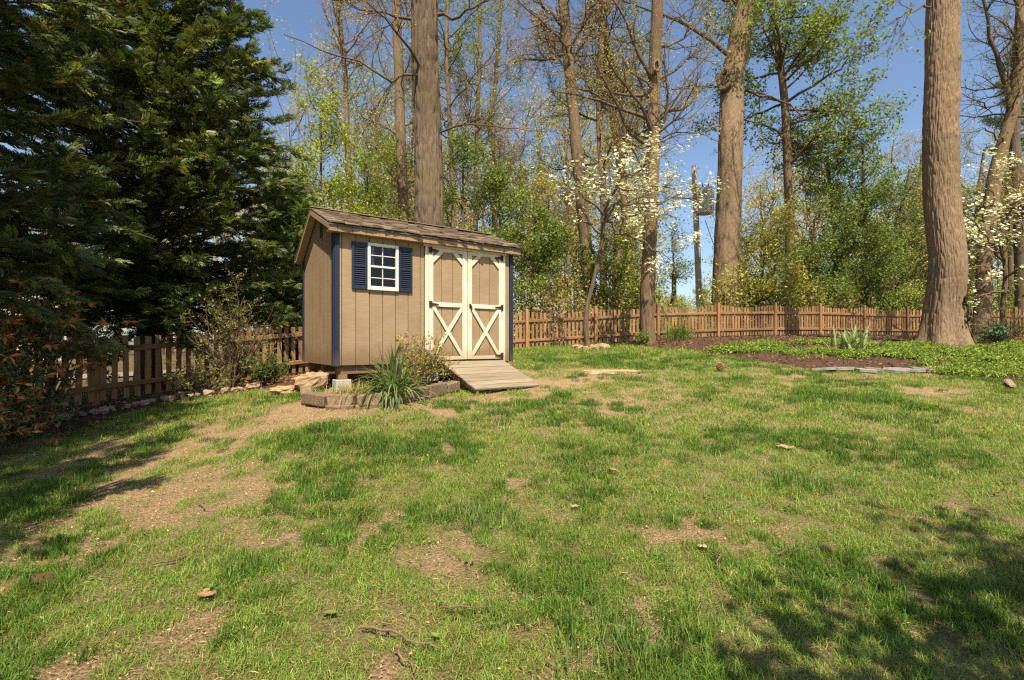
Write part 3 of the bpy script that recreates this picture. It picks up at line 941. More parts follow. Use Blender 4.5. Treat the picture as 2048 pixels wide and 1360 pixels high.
M['rail'] = surf_mat('weathered_rail_wood', (.16, .080, .033), (.30, .165, .073), scale=(3, 35, 35), rough=0.85, bump=0.4, rand=0.2, c3=(.26, .21, .16), c3amt=.5, c3scale=1.3)
fence([(-10.03, 4.64), (-8.54, 6.57), (-7.05, 8.5), (-5.56, 10.43), (-4.07, 12.36), (-2.6, 14.3)], 'shaded wooden picket fence between the orange tipped shrub and the shed', False, .05, 1.13)
fence([(-1.9, 15.6), (.48, 16.4), (2.84, 17.1), (5.2, 17.9), (7.7, 18.75), (10.35, 19.75), (12.6, 20.5), (14.9, 21.2), (17.2, 21.8), (19.5, 21.9), (21.8, 21.7), (24.1, 21.1)], 'long sunlit scalloped picket fence with posts behind the mulch bed', True, .11, 1.22)

# ------------------------------------------------------------------ stones
def rock_mesh(sx, sy, sz, seed, mat, res=10, rough=.28):
    rr = np.random.default_rng(seed)
    th = np.linspace(0, np.pi, res + 1)
    ph = np.linspace(0, 2 * np.pi, 2 * res, endpoint=False)
    T, Pp = np.meshgrid(th, ph, indexing='ij')
    d = np.stack([np.sin(T) * np.cos(Pp), np.sin(T) * np.sin(Pp), np.cos(T)], -1)
    p = np.sign(d) * np.abs(d) ** .72
    n = noise3(d * 1.7 + seed * 3.1, seed) - .5 + .5 * (noise3(d * 4.1 + seed, seed + 3) - .5)
    p = p * (1 + rough * n[..., None] * 2)
    V = (p * np.array([sx, sy, sz]) / 2).reshape(-1, 3)
    n_ = 2 * res
    q = [[i * n_ + j, i * n_ + (j + 1) % n_, (i + 1) * n_ + (j + 1) % n_, (i + 1) * n_ + j][::-1] for i in range(res) for j in range(n_)]
    return raw_mesh('stone', V, [np.array(q)], mat, None, False)

r_ = thing('boulder', 'large rugged tan rock beside the left corner of the shed', 'rock', (-3.02, 7.55, G(-3.02, 7.55)))
link('stone', rock_mesh(.48, .34, .28, 4, M['rock'], 16, .3), r_, (0, 0, .11), (0.05, -.12, .25))
r_ = thing('flat_rock', 'low brown rock lying flat left of the big rugged boulder', 'rock', (-3.45, 7.55, G(-3.45, 7.55)))
link('stone', rock_mesh(.36, .26, .12, 9, M['rock'], 12, .4), r_, (0, 0, .03), (0.05, .05, .5))

def stone_row(name, label, cat, pts, size, mat, seed, n_each=1, jit=.03, flat=.65):
    rr = np.random.default_rng(seed)
    c = pts[len(pts) // 2]
    z = G(*c)
    t = thing(name, label, cat, (c[0], c[1], z))
    meshes = [rock_mesh(1, .8, flat, seed * 10 + k, mat, 7, .3) for k in range(6)]
    for x, y in pts:
        s = rr.uniform(*size)
        x += rr.normal(0, jit); y += rr.normal(0, jit)
        link('stone', meshes[rr.integers(6)], t, (x - c[0], y - c[1], G(x, y) - z + s * .12), (rr.normal(0, .12), rr.normal(0, .12), rr.uniform(0, 6.28)), (s, s * rr.uniform(.7, 1.1), s * rr.uniform(.7, 1.1)))
    return t
edge_px = [(20, 872), (55, 862), (84, 850), (115, 843), (137, 838), (165, 833), (190, 829), (212, 826), (234, 821), (250, 818), (272, 812), (290, 810), (303, 806), (320, 804), (337, 802), (356, 799), (381, 795), (400, 793), (420, 791), (450, 789), (469, 786), (478, 784), (505, 778), (520, 775)]
stone_row('stone_border', 'row of small pale stones edging the shaded bed below the left fence', 'stone border', [hit(px, py - 3) for px, py in edge_px], (.09, .21), M['palerock'], 3)
ring = []
for k in range(13):
    a = 2 * math.pi * k / 13
    ring.append((2.1 + .44 * math.cos(a), 13.35 + .42 * math.sin(a)))
stone_row('stone_ring', 'ring of tan stones around the dogwood trunk', 'stone ring', ring, (.20, .30), M['rock'], 5, flat=.5)

# flagstones along the mulch bed
fl = thing('flagstone_edging', 'flat grey flagstones lying along the front of the mulch bed', 'flagstones', (7.1, 10.05, G(7.1, 10.05)))
fz = G(7.1, 10.05)
fx = [6.25, 6.62, 7.02, 7.28, 7.62, 7.98, 8.22]
for k, x in enumerate(fx):
    rr = np.random.default_rng(50 + k)
    n = 7
    aa = np.sort(rr.uniform(0, 6.28, n)) if False else np.arange(n) / n * 6.28 + rr.uniform(-.3, .3, n)
    poly = [(.27 * math.cos(a) * rr.uniform(.75, 1.1), .2 * math.sin(a) * rr.uniform(.75, 1.1)) for a in aa]
    V, f = prism(poly, -.022, .022)
    V = V[:, [0, 2, 1]]
    f = [q[:, ::-1] for q in f]
    y = 10.0 + rr.normal(0, .05)
    link('stone', raw_mesh('stone', V, f, M['slate']), fl, (x - 7.1, y - 10.05, G(x, y) - fz + .028), (rr.normal(.10, .07), rr.normal(0, .06), rr.uniform(-.4, .4)), (1.0, 1.0, 1.2))

# slab in the lawn right of the ramp
sx_, sy_ = hit(1222, 743)
sl = thing('stone_slab', 'flat tan stone slab set flush in the lawn right of the ramp', 'stone slab', (sx_, sy_, G(sx_, sy_)))
link('slab', rock_mesh(1.05, .34, .07, 33, M['rock'], 12, .3), sl, (0, 0, -.012), (.06, 0, .05))

# edging blocks of the front bed
eb = thing('garden_edging', 'curved row of dark brown edging blocks around the shed front bed', 'garden edging', (-2.2, 6.25, G(-2.2, 6.25)))
ez = G(-2.2, 6.25)
def spline(pts, n):
    pts = np.array(pts, float)
    d = np.r_[0, np.cumsum(np.linalg.norm(np.diff(pts, axis=0), axis=1))]
    t = np.linspace(0, d[-1], n)
    o = np.stack([np.interp(t, d, pts[:, k]) for k in range(pts.shape[1])], -1)
    return o
EB = [(-2.86, 6.95), (-2.66, 6.50), (-2.30, 6.27), (-1.97, 6.27), (-1.67, 6.42), (-1.42, 6.72), (-1.2, 7.05), (-1.0, 7.4), (-.86, 7.68)]
seedb = 0
for (x0, y0), (x1, y1) in zip(EB[:-1], EB[1:]):
    Ls = math.hypot(x1 - x0, y1 - y0)
    yaw = math.atan2(y1 - y0, x1 - x0)
    V, f = cbox(Ls - .014, .15, .155, b=.018, jit=.010, seed=seedb); seedb += 1
    x, y = (x0 + x1) / 2, (y0 + y1) / 2
    link('block', raw_mesh('block', V, f, M['edging']), eb, (x + 2.2, y - 6.25, G(x, y) - ez + .072), (random.uniform(-.04, .04), -math.atan2(G(x1, y1) - G(x0, y0), Ls), yaw))
    if -2.4 < x < -1.3:
        V, f = cbox(Ls + .01, .16, .06, b=.01, jit=.006, seed=seedb + 40)
        link('base_block', raw_mesh('base_block', V, f, M['edging']), eb, (x + 2.2, y - 6.25 - .01, G(x, y) - ez - .012), (0, -math.atan2(G(x1, y1) - G(x0, y0), Ls), yaw))

# ------------------------------------------------------------------ plants: shared generators
def leaves_mesh(mb, P, size, cols, rng, up=0.5, asp=.55, fold=.25, direction=None):
    """diamond leaves: P (N,3), size (N,), cols (N,3)"""
    N = len(P)
    n = norm(rng.normal(0, 1, (N, 3)) + np.array([0, 0, up * 2.0]))
    t = rng.normal(0, 1, (N, 3)) if direction is None else direction + rng.normal(0, .35, (N, 3))
    t = norm(t - (t * n).sum(1, keepdims=True) * n)
    s = np.cross(n, t)
    L_ = size[:, None]
    a = P - t * L_ * .1
    b_ = P + t * L_ * .9
    m = P + t * L_ * .38
    l = m + s * L_ * asp * .5 + n * L_ * fold * .3
    r = m - s * L_ * asp * .5 + n * L_ * fold * .3
    V = np.stack([a, r, b_, l], 1).reshape(-1, 3)
    i = np.arange(N)[:, None] * 4
    f = np.concatenate([i + np.array([0, 1, 2]), i + np.array([0, 2, 3])])
    mb.add(V, [f], np.repeat(cols, 4, axis=0))

def palette(rng, n, cs, var=.18):
    cs = np.array(cs, float)
    c = cs[rng.integers(len(cs), size=n)]
    return np.clip(c * (1 + rng.normal(0, var, (n, 1))) * (1 + rng.normal(0, var * .35, (n, 3))), .004, 1)

def spawn(rng, PP, PR, n, u0, u1, lmin, lmax, ang, K, up=0.0, wob=.18, rs=.6, lshape=None, rmin=.003, taper=.25, pick=None):
    """children of the polylines PP (N,K0,3) with radii PR"""
    N, K0, _ = PP.shape
    w = np.linalg.norm(np.diff(PP, axis=1), axis=2).sum(1) if pick is None else pick
    idx = rng.choice(N, size=n, p=w / w.sum())
    u = rng.uniform(u0, u1, n)
    f = u * (K0 - 1)
    i = np.minimum(f.astype(int), K0 - 2)
    fr = (f - i)[:, None]
    p = PP[idx, i] * (1 - fr) + PP[idx, i + 1] * fr
    r = PR[idx, i] * (1 - fr[:, 0]) + PR[idx, i + 1] * fr[:, 0]
    t = norm(PP[idx, i + 1] - PP[idx, i])
    q = rng.normal(0, 1, (n, 3))
    q = norm(q - (q * t).sum(1, keepdims=True) * t)
    a = np.radians(rng.uniform(ang[0], ang[1], n))[:, None]
    d = norm(np.cos(a) * t + np.sin(a) * q)
    L_ = rng.uniform(lmin, lmax, n)
    if lshape is not None: L_ = L_ * lshape(u)
    pts = [p]
    step = (L_ / (K - 1))[:, None]
    for k in range(K - 1):
        d = norm(d + rng.normal(0, wob, (n, 3)) + np.array([0, 0, up]))
        pts.append(pts[-1] + d * step)
    P = np.stack(pts, 1)
    r0 = np.maximum(np.minimum(r * rs, L_ * .017 + .004), rmin)
    Rr = r0[:, None] * np.linspace(1, taper, K)[None]
    return P, np.maximum(Rr, rmin * .6)

def trunk_mesh(path, rad, sides, rings, amp, fr, flare=0.0, lobes=5, flare_h=.6, seed=0, collars=()):
    path = np.array(path, float); rad = np.array(rad, float)
    d = np.r_[0, np.cumsum(np.linalg.norm(np.diff(path, axis=0), axis=1))]
    t = np.linspace(0, d[-1], rings)
    # smooth interpolation
    C = np.stack([np.interp(t, d, path[:, k]) for k in range(3)], -1)
    ker = np.ones(max(3, rings // 14)); ker /= ker.sum()
    pad = len(ker) // 2
    for k in range(3):
        e = np.r_[2 * C[0, k] - C[pad:0:-1, k], C[:, k], 2 * C[-1, k] - C[-2:-pad - 2:-1, k]]
        C[:, k] = np.convolve(e, ker, 'valid')[:rings]
    r = np.interp(t, d, rad)
    a = np.arange(sides) / sides * 2 * np.pi
    A, T_ = np.meshgrid(a, t)
    rr = r[:, None] * np.ones_like(A)
    if flare:
        rg = np.random.default_rng(seed)
        ph = rg.uniform(0, 6.28)
        lob = .55 + .45 * np.cos(lobes * A + ph + .8 * np.sin(A * 2 + ph)) + .25 * np.cos(3 * A + ph * 2)
        rr = rr * (1 + flare * np.exp(-T_ / flare_h) * (.55 + .6 * lob) + .05 * np.cos(lobes * A + ph) * np.exp(-T_ / (flare_h * 4)))
    q = np.stack([np.cos(A) * r.mean() * fr, np.sin(A) * r.mean() * fr, T_ * fr * .11], -1)
    wq = q + .9 * (noise3(q * .45 + 5, seed + 1)[..., None] - .5) * np.array([1, 1, .4])
    n1 = 1 - np.abs(noise3(wq, seed) * 2 - 1)
    n2 = noise3(wq * np.array([2.3, 2.3, 3.0]) + 9, seed + 2)
    rr = rr + amp * (.35 - np.clip(n1, 0, 1) ** 3) + amp * .35 * (n2 - .5) + r[:, None] * (.035 if sides > 150 else .07) * (noise3(np.stack([np.cos(A), np.sin(A), T_ * .7], -1), seed + 5) - .5)
    for ct, ca, cs_, cw in collars:
        da = np.abs((A - ca + np.pi) % (2 * np.pi) - np.pi)
        e = np.exp(-((T_ - ct + .12 * da ** 2) / (cw * .45)) ** 2) * np.exp(-(da / 1.3) ** 2)
        rr = rr + cs_ * e - cs_ * .9 * np.exp(-((T_ - ct) / (cw * .22)) ** 2) * np.exp(-(da / .22) ** 2)
    V = np.stack([C[:, None, 0] + rr * np.cos(A), C[:, None, 1] + rr * np.sin(A), C[:, None, 2] + np.zeros_like(A)], -1)
    k = np.arange(rings - 1)[:, None] * sides
    s = np.arange(sides)[None]; s2 = (s + 1) % sides
    qd = np.stack([k + s, k + s2, k + sides + s2, k + sides + s], -1).reshape(-1, 4)
    return V.reshape(-1, 3), qd, C, r

GREENS = [(.19, .28, .045), (.24, .32, .055), (.13, .21, .035), (.28, .33, .075)]
YELLOW = [(.34, .35, .065), (.40, .38, .085), (.24, .28, .045), (.42, .34, .09)]
TANS = [(.46, .32, .16), (.52, .36, .19), (.40, .29, .13), (.42, .36, .13)]
BUDS = [(.50, .30, .18), (.52, .38, .20), (.42, .36, .12), (.40, .40, .09)]
DEEP = [(.12, .19, .035), (.17, .24, .045), (.095, .15, .03), (.22, .27, .055)]

def deciduous(name, label, cat, pxpath, Y, rpx, spec, seed, bark='bark_mid', twig='bark_twig', near=False, forks=(), group=None, base=None):
    """pxpath: trunk bends, listed from the base upwards, measured at distance Y; radii in metres"""
    rng = np.random.default_rng(seed)
    pts = [wpt(px, py, Y) for px, py in pxpath]
    x0, y0 = pts[0][0], pts[0][1]
    g = G(x0, y0)
    if pts[0][2] > g + .02 or base: pts = [np.array([x0 + (pts[0][0] - pts[1][0]) * .0, y0, g - .15])] + pts
    else: pts[0][2] = g - .15
    pts = np.array(pts)
    depthwob = rng.normal(0, .12, len(pts)); depthwob[0] = 0
    pts[:, 1] += depthwob
    r0, r1 = rpx
    hts = pts[:, 2] - pts[0, 2]
    rad = r0 + (r1 - r0) * (hts / hts[-1])
    org = np.array([pts[0][0], pts[0][1], g])
    t = thing(name, label, cat, org, group=group)
    P = pts - org
    s = spec
    if near:
        V, q, C, rr = trunk_mesh(P, rad, s.get('sides', 48), s.get('rings', 120), s.get('amp', .03), s.get('fr', 16), s.get('flare', .5), s.get('lobes', 5), s.get('fh', .5), seed, collars=s.get('collars', ()))
    else:
        V, q, C, rr = trunk_mesh(P, rad, 12, 50, r0 * .12, 9, s.get('flare', .3), 4, .4, seed)
    link('trunk', raw_mesh('trunk', V, [q], M[bark], None, True), t)
    # limbs
    TC = C[None]; TR = rr[None]
    wood = MB(); lv = MB()
    u0, u1 = s.get('u', (.3, 1.0))
    stems = []
    for fk in forks:
        fp = np.array([wpt(px, py, Y + dy) for px, py, dy in fk[0]]) - org
        fp = spline(fp, 9)
        fp += np.r_[np.zeros((1, 3)), rng.normal(0, .05, (8, 3))]
        stems.append((fp, np.linspace(fk[1], fk[1] * .3, 9)))
    K1 = 9
    A1 = [np.zeros((0, K1, 3))]; R1 = [np.zeros((0, K1))]
    if s['n1']:
        p1, r1_ = spawn(rng, TC, TR, s['n1'], u0, u1, s['l1'][0], s['l1'][1], s.get('a1', (45, 80)), K1, s.get('up1', .06), s.get('w1', .16), s.get('rs', .32), rmin=.012, taper=.2)
        A1.append(p1); R1.append(r1_)
    for fp, fr_ in stems:
        A1.append(fp[None]); R1.append(fr_[None])
    A1 = np.concatenate(A1); R1 = np.concatenate(R1)
    if len(A1):
        V, q = tubes(A1, R1, 6); wood.add(V, [q])
        ends = [(A1, R1)]
        if s.get('n2'):
            p2, r2 = spawn(rng, A1, R1, s['n2'], .15, 1, s['l2'][0], s['l2'][1], (25, 65), 7, s.get('up2', .05), .22, .6, rmin=.007, lshape=lambda u: 1.15 - .5 * u)
            V, q = tubes(p2, r2, 4); wood.add(V, [q])
            ends.append((p2, r2))
            if s.get('n3'):
                p3, r3 = spawn(rng, np.concatenate([p2]), r2, s['n3'], .1, 1, s['l3'][0], s['l3'][1], (20, 60), 4, s.get('up3', .06), .22, .6, rmin=s.get('r3', .0045))
                V, q = tubes(p3, r3, 3); wood.add(V, [q])
                ends.append((p3, r3))
        wood.build('limbs', M[twig], t, True)
        if s.get('leaves'):
            E = ends[-1][0]
            for n, cs, sz, spread in s['leaves']:
                i = rng.integers(len(E), size=n)
                u = rng.uniform(.2, 1, n) * (E.shape[1] - 1)
                k = np.minimum(u.astype(int), E.shape[1] - 2); fr = (u - k)[:, None]
                p = E[i, k] * (1 - fr) + E[i, k + 1] * fr + rng.normal(0, spread, (n, 3))
                leaves_mesh(lv, p, rng.uniform(sz[0], sz[1], n), palette(rng, n, cs), rng)
    if s.get('ivy'):
        n, zmax, thick = s['ivy']
        k = rng.uniform(0, 1, n)
        zz = k ** 1.1 * zmax
        f = np.interp(zz, C[:, 2], np.arange(len(C)))
        i = np.clip(f.astype(int), 0, len(C) - 1)
        a = rng.uniform(0, 6.28, n)
        ro = rr[i] + np.abs(rng.normal(0, thick, n)) * (1 - .5 * k)
        p = np.stack([C[i, 0] + ro * np.cos(a), C[i, 1] + ro * np.sin(a), zz], -1)
        leaves_mesh(lv, p, rng.uniform(.07, .13, n), palette(rng, n, DEEP), rng, up=.1, asp=.8)
    if lv.n:
        lv.build('foliage', M['leaf'], t)
    return t

# ------------------------------------------------------------------ the big trees
big = dict(n1=7, l1=(3, 5.5), n2=90, l2=(.8, 2.4), n3=600, l3=(.3, .9), leaves=[(5060, BUDS, (.04, .08), .05)], u=(.55, 1), sides=110, rings=240, amp=.07, fr=17, flare=.35)
deciduous('oak_tree', 'massive furrowed tree trunk rising straight behind the shed roof', 'tree',
          [(862, 700), (860, 430), (853, 250), (849, 100), (850, 0), (851, -150), (850, -320)], 15.5, (.47, .36), big, 21, 'bark_dark', 'bark_twig', True,
          forks=[([(838, 42, 0), (790, 32, -.3), (740, 28, -.6), (690, 2, -.8), (640, -15, -1)], .05), ([(835, 150, -.3), (812, 145, -.6), (790, 165, -.8), (740, 140, -.9), (690, 110, -1.1), (620, 95, -1.3), (570, 60, -1.5)], .038),
                 ([(880, 265, -.2), (920, 252, -.5), (980, 250, -.8), (1060, 262, -1)], .032), ([(876, 30, 0), (905, 38, -.3), (950, 20, -.6), (990, -20, -.6)], .055)])
nt = dict(n1=24, l1=(1.8, 4.2), n2=240, l2=(.6, 1.9), n3=1700, l3=(.25, .8), leaves=[(7359, BUDS, (.04, .075), .05), (1800, YELLOW, (.05, .09), .06)], u=(.38, 1), sides=56, rings=180, amp=.022, fr=22, flare=.5, lobes=6, fh=.35, a1=(40, 75), rs=.4)
deciduous('tall_tree', 'tall slim tree with many spreading twigs rooted in mulch in front of the fence', 'tree',
          [(1294, 690), (1291, 610), (1297, 480), (1306, 300), (1311, 150), (1312, 0), (1316, -150), (1318, -300)], 15.5, (.215, .15), nt, 22, 'bark_mid', 'bark_twig', True,
          forks=[([(1303, 370, 0), (1262, 300, -.4), (1232, 240, -.6), (1215, 160, -.9)], .034), ([(1308, 250, 0), (1350, 190, -.4), (1400, 130, -.6), (1450, 60, -.8), (1480, 0, -1)], .032), ([(1302, 285, 0), (1345, 262, -.5), (1395, 265, -.6), (1440, 290, -.8)], .028),
                 ([(1310, 180, 0), (1260, 130, -.4), (1225, 60, -.5), (1205, -20, -.6)], .034), ([(1311, 90, 0), (1345, 40, -.3), (1400, 5, -.4)], .036)])
deciduous('tall_tree', 'very thick light trunk with a dark branch scar standing behind the fence', 'tree',
          [(1449, 650), (1452, 520), (1456, 300), (1466, 150), (1490, 0), (1503, -150), (1510, -300)], 22, (.55, .42),
          dict(n1=10, l1=(3, 6.5), n2=110, l2=(.9, 2.6), n3=700, l3=(.3, 1), leaves=[(5979, YELLOW, (.06, .1), .06)], u=(.55, 1), sides=64, rings=160, amp=.04, fr=14, flare=.2), 23, 'bark_big', 'bark_twig', True,
          forks=[([(1436, 175, 0), (1400, 172, -.3), (1340, 180, -.5), (1290, 160, -.7), (1200, 168, -1)], .036), ([(1490, 180, 0), (1530, 195, -.4), (1580, 205, -.5), (1620, 240, -.7)], .06)])
deciduous('tulip_tree', 'huge pale trunk with deeply ridged bark and flared roots in green groundcover', 'tree',
          [(1889, 694), (1889, 620), (1889, 540), (1882, 400), (1878, 260), (1884, 130), (1889, 20), (1886, -120), (1884, -320)], 14.0, (.435, .345),
          dict(n1=5, l1=(3, 5), n2=50, l2=(.8, 2.2), n3=300, l3=(.3, .9), leaves=[(2070, GREENS, (.06, .11), .06)], u=(.84, 1), sides=200, rings=400, amp=.026, fr=29, collars=[(8.1, -.7, .035, .2), (6.0, -1.2, .03, .3), (7.0, -.6, .04, .25), (9.6, -1.6, .025, .25)], flare=.72, lobes=6, fh=.5), 24, 'bark_big', 'bark_twig', True,
          forks=[([(1860, 15, -.3), (1830, 20, -.8), (1800, 30, -1.2), (1790, 55, -1.3)], .03)])

def knot_on(tree_label, px, py, Y, r0, r1, mat, side):
    t = next(o for o in col.objects if o.get('label') == tree_label)
    c = wpt(px, py, Y)
    a = np.linspace(0, 2 * np.pi, 19)
    wob = np.random.default_rng(int(px)).uniform(.85, 1.15, 19); wob[-1] = wob[0]
    V, q = tubes(np.stack([c[0] - t.location.x + r0 * wob * np.cos(a) * side[0], np.full(19, c[1] - t.location.y) - side[1] * np.cos(a) * r0, c[2] - t.location.z + r0 * 1.35 * wob * np.sin(a)], -1)[None], np.full((1, 19), r1), 8)
    k = link('knot', raw_mesh('knot', V, [q], M[mat], None, True), t)
    V = np.r_[[[c[0] - t.location.x, c[1] - t.location.y + .02, c[2] - t.location.z]], np.stack([c[0] - t.location.x + r0 * wob * np.cos(a) * side[0], np.full(19, c[1] - t.location.y) - side[1] * np.cos(a) * r0, c[2] - t.location.z + r0 * 1.35 * wob * np.sin(a)], -1)]
    link('hollow_shade', raw_mesh('hollow_shade', V, [np.array([[0, i, i + 1] for i in range(1, 19)])], M['dark']), k)  # shallow dark disc, the shade of the hole put into its colour
knot_on('tall slim tree with many spreading twigs rooted in mulch in front of the fence', 1313, 132, 15.27, .12, .045, 'bark_big', (.8, .1))
knot_on('very thick light trunk with a dark branch scar standing behind the fence', 1449, 160, 21.58, .30, .09, 'bark_mid', (.7, .5))

# slimmer trunks of the wood, left to right
S_bud = dict(n1=26, l1=(1.6, 4.2), n2=280, l2=(.6, 1.8), n3=2200, l3=(.3, .9), leaves=[(5979, BUDS, (.05, .09), .06)], u=(.3, 1), a1=(35, 75), rs=.36)
S_tan = dict(n1=26, l1=(1.8, 4.5), n2=300, l2=(.6, 2.0), n3=2200, l3=(.3, .9), leaves=[(8280, TANS, (.06, .11), .09), (900, YELLOW, (.06, .1), .08)], u=(.3, 1), a1=(35, 75), rs=.36)
S_yel = dict(n1=28, l1=(1.6, 4.0), n2=300, l2=(.6, 1.8), n3=2000, l3=(.3, .8), leaves=[(8740, YELLOW, (.07, .12), .09), (1200, GREENS, (.07, .12), .09)], u=(.25, 1), a1=(40, 80), rs=.36)
S_grn = dict(n1=30, l1=(2.0, 5.2), n2=320, l2=(.7, 2.0), n3=2000, l3=(.3, .8), leaves=[(11959, GREENS, (.07, .13), .10), (1500, YELLOW, (.07, .12), .1)], u=(.25, 1), a1=(45, 85), rs=.36, up1=.03)
def mod(s, **k):
    d = dict(s); d.update(k); return d
deciduous('budding_tree', 'slim leaning bare tree with reddish buds against the sky right of the cypress', 'tree', [(702, 560), (700, 420), (697, 300), (690, 150), (680, 60), (668, -60), (655, -200)], 24, (.17, .09), mod(S_bud, n1=30, u=(.42, 1)), 31, 'bark_mid', 'bark_pink')
deciduous('tall_tree', 'pale slender trunk just left of the massive furrowed trunk', 'tree', [(812, 560), (807, 430), (800, 250), (797, 100), (793, -40), (790, -220)], 20, (.24, .16), mod(S_yel, n1=18, leaves=[(4140, YELLOW, (.06, .1), .08), (1500, BUDS, (.05, .08), .06)]), 32, 'bark_big', 'bark_pink')
deciduous('young_tree', 'thin green leaved tree just right of the massive furrowed trunk', 'tree', [(908, 560), (907, 430), (900, 250), (893, 100), (897, -60)], 25, (.15, .08), S_grn, 33, 'bark_mid')
deciduous('budding_tree', 'thin budding tree above the middle of the shed roof ridge', 'tree', [(952, 560), (950, 400), (955, 230), (960, 80), (958, -80)], 28, (.15, .09), S_bud, 34, 'bark_mid', 'bark_pink')
deciduous('budding_tree', 'thin tan budding tree above the right end of the shed roof', 'tree', [(985, 560), (988, 400), (985, 230), (998, 60), (1010, -80)], 30, (.14, .08), S_tan, 35, 'bark_mid', 'bark_pink')
deciduous('ivy_tree', 'tall tree with ivy climbing its lower trunk left of the dogwood', 'tree', [(1178, 610), (1173, 500), (1158, 350), (1141, 150), (1126, 0), (1118, -160), (1110, -300)], 22, (.29, .2), mod(S_tan, ivy=(2200, 4.2, .09), n1=20, u=(.45, 1)), 36, 'bark_mid',
          forks=[([(1133, 60, 0), (1105, 30, -.3), (1075, 0, -.4), (1060, -30, -.5)], .09), ([(1150, 170, 0), (1190, 190, -.4), (1240, 225, -.6), (1260, 260, -.6)], .06)])
deciduous('tall_tree', 'slender straight trunk rising directly behind the dogwood blossom', 'tree', [(1206, 600), (1207, 420), (1199, 250), (1201, 110), (1209, 0), (1215, -160)], 23.5, (.19, .12), mod(S_yel, u=(.4, 1)), 37, 'bark_big')
deciduous('ivy_tree', 'leaning ivy wrapped trunk half hidden behind the slim front tree', 'tree', [(1266, 610), (1262, 520), (1252, 420), (1238, 300), (1222, 200), (1212, 100), (1205, 0), (1200, -120)], 25, (.3, .12), mod(S_yel, ivy=(2600, 5.5, .12), u=(.4, 1), n1=16), 38, 'bark_mid')
deciduous('tulip_tree', 'fresh green leaved tree spreading into blue sky right of the thick scarred trunk', 'tree', [(1582, 610), (1580, 500), (1575, 390), (1567, 210), (1556, 90), (1547, 0), (1545, -150)], 23, (.21, .12), mod(S_grn, n1=30, n2=420, n3=2600, leaves=[(16000, DEEP + GREENS, (.11, .19), .13), (5000, GREENS, (.11, .18), .13)], u=(.4, 1), ivy=(500, 4.0, .1)), 39, 'bark_mid', 'bark_twig',
          forks=[([(1573, 205, 0), (1625, 170, -.5), (1680, 140, -.8), (1720, 90, -1), (1745, 40, -1.2)], .07), ([(1575, 220, 0), (1640, 222, -.6), (1690, 250, -.8), (1740, 300, -.8)], .05), ([(1565, 205, 0), (1530, 190, -.4), (1500, 180, -.6)], .06), ([(1580, 290, .3), (1620, 300, -.2), (1680, 300, -.5)], .04)])
deciduous('ivy_tree', 'dark ivy smothered tree with a pointed top behind the right fence', 'tree', [(1735, 620), (1732, 500), (1730, 400), (1722, 290)], 24, (.16, .05), dict(n1=34, l1=(.7, 1.9), n2=200, l2=(.4, 1.0), n3=700, l3=(.2, .5), leaves=[(9660, DEEP, (.08, .14), .12)], u=(.2, 1), ivy=(1800, 7, .22), a1=(50, 85), rs=.4), 40, 'bark_dark')
deciduous('ivy_tree', 'broad dark leafy tree between the green tulip tree and the pointed ivy tree', 'tree', [(1676, 620), (1672, 500), (1664, 400), (1650, 320)], 25, (.16, .06), dict(n1=34, l1=(.9, 2.4), n2=220, l2=(.4, 1.2), n3=800, l3=(.2, .6), leaves=[(11959, DEEP, (.08, .14), .14)], u=(.2, 1), ivy=(1200, 5, .2), a1=(50, 85), rs=.4), 41, 'bark_dark')
deciduous('young_tree', 'thin dark trunked tree with layered leaves left of the huge ridged trunk', 'tree', [(1792, 620), (1797, 500), (1798, 440), (1806, 390), (1815, 340)], 26, (.16, .06), dict(n1=30, l1=(1.0, 2.6), n2=200, l2=(.4, 1.2), n3=700, l3=(.2, .6), leaves=[(6899, DEEP, (.08, .14), .12), (1500, YELLOW, (.07, .11), .1)], u=(.25, 1), a1=(60, 90), rs=.4, up1=.0), 42, 'bark_dark')
deciduous('budding_tree', 'pale tan budding tree seen in the sky gap left of the huge ridged trunk', 'tree', [(1828, 620), (1830, 470), (1834, 380), (1838, 310)], 38, (.2, .06), mod(S_tan, n1=30, l1=(1.5, 3.6), leaves=[(10350, TANS, (.08, .14), .12)], u=(.35, 1), a1=(25, 60)), 43, 'bark_big', 'bark_pink')
deciduous('leaning_tree', 'dark forked bare tree leaning right at the right side of the wood', 'tree', [(1963, 668), (1968, 600), (1978, 500), (1995, 350), (2012, 280), (2026, 210), (2036, 90), (2044, 0), (2050, -140)], 17, (.25, .13), mod(S_bud, n1=16, l1=(1.2, 3.2), n2=160, n3=800, leaves=[(2070, GREENS, (.05, .09), .06)], u=(.5, 1)), 44, 'bark_mid', 'bark_twig',
          forks=[([(2020, 235, 0), (2014, 170, -.2), (1992, 100, -.3), (1972, 40, -.4), (1956, -30, -.5)], .1), ([(2016, 200, 0), (1985, 215, -.3), (1950, 205, -.5), (1925, 180, -.6)], .04), ([(2010, 290, 0), (1970, 250, -.3), (1940, 280, -.5)], .035)])
deciduous('dark_tree', 'dark straight trunk at the far right edge behind the leaning tree', 'tree', [(2042, 640), (2040, 420), (2034, 290), (2030, 150), (2046, -20)], 22, (.26, .16), mod(S_bud, n1=10), 45, 'bark_dark')
deciduous('yellow_tree', 'soft yellow green tree behind the right dogwood blossom', 'tree', [(1945, 620), (1950, 470), (1958, 380), (1965, 300)], 32, (.2, .07), mod(S_yel, n1=30, leaves=[(10350, YELLOW, (.08, .14), .14)], u=(.3, 1)), 46, 'bark_mid')

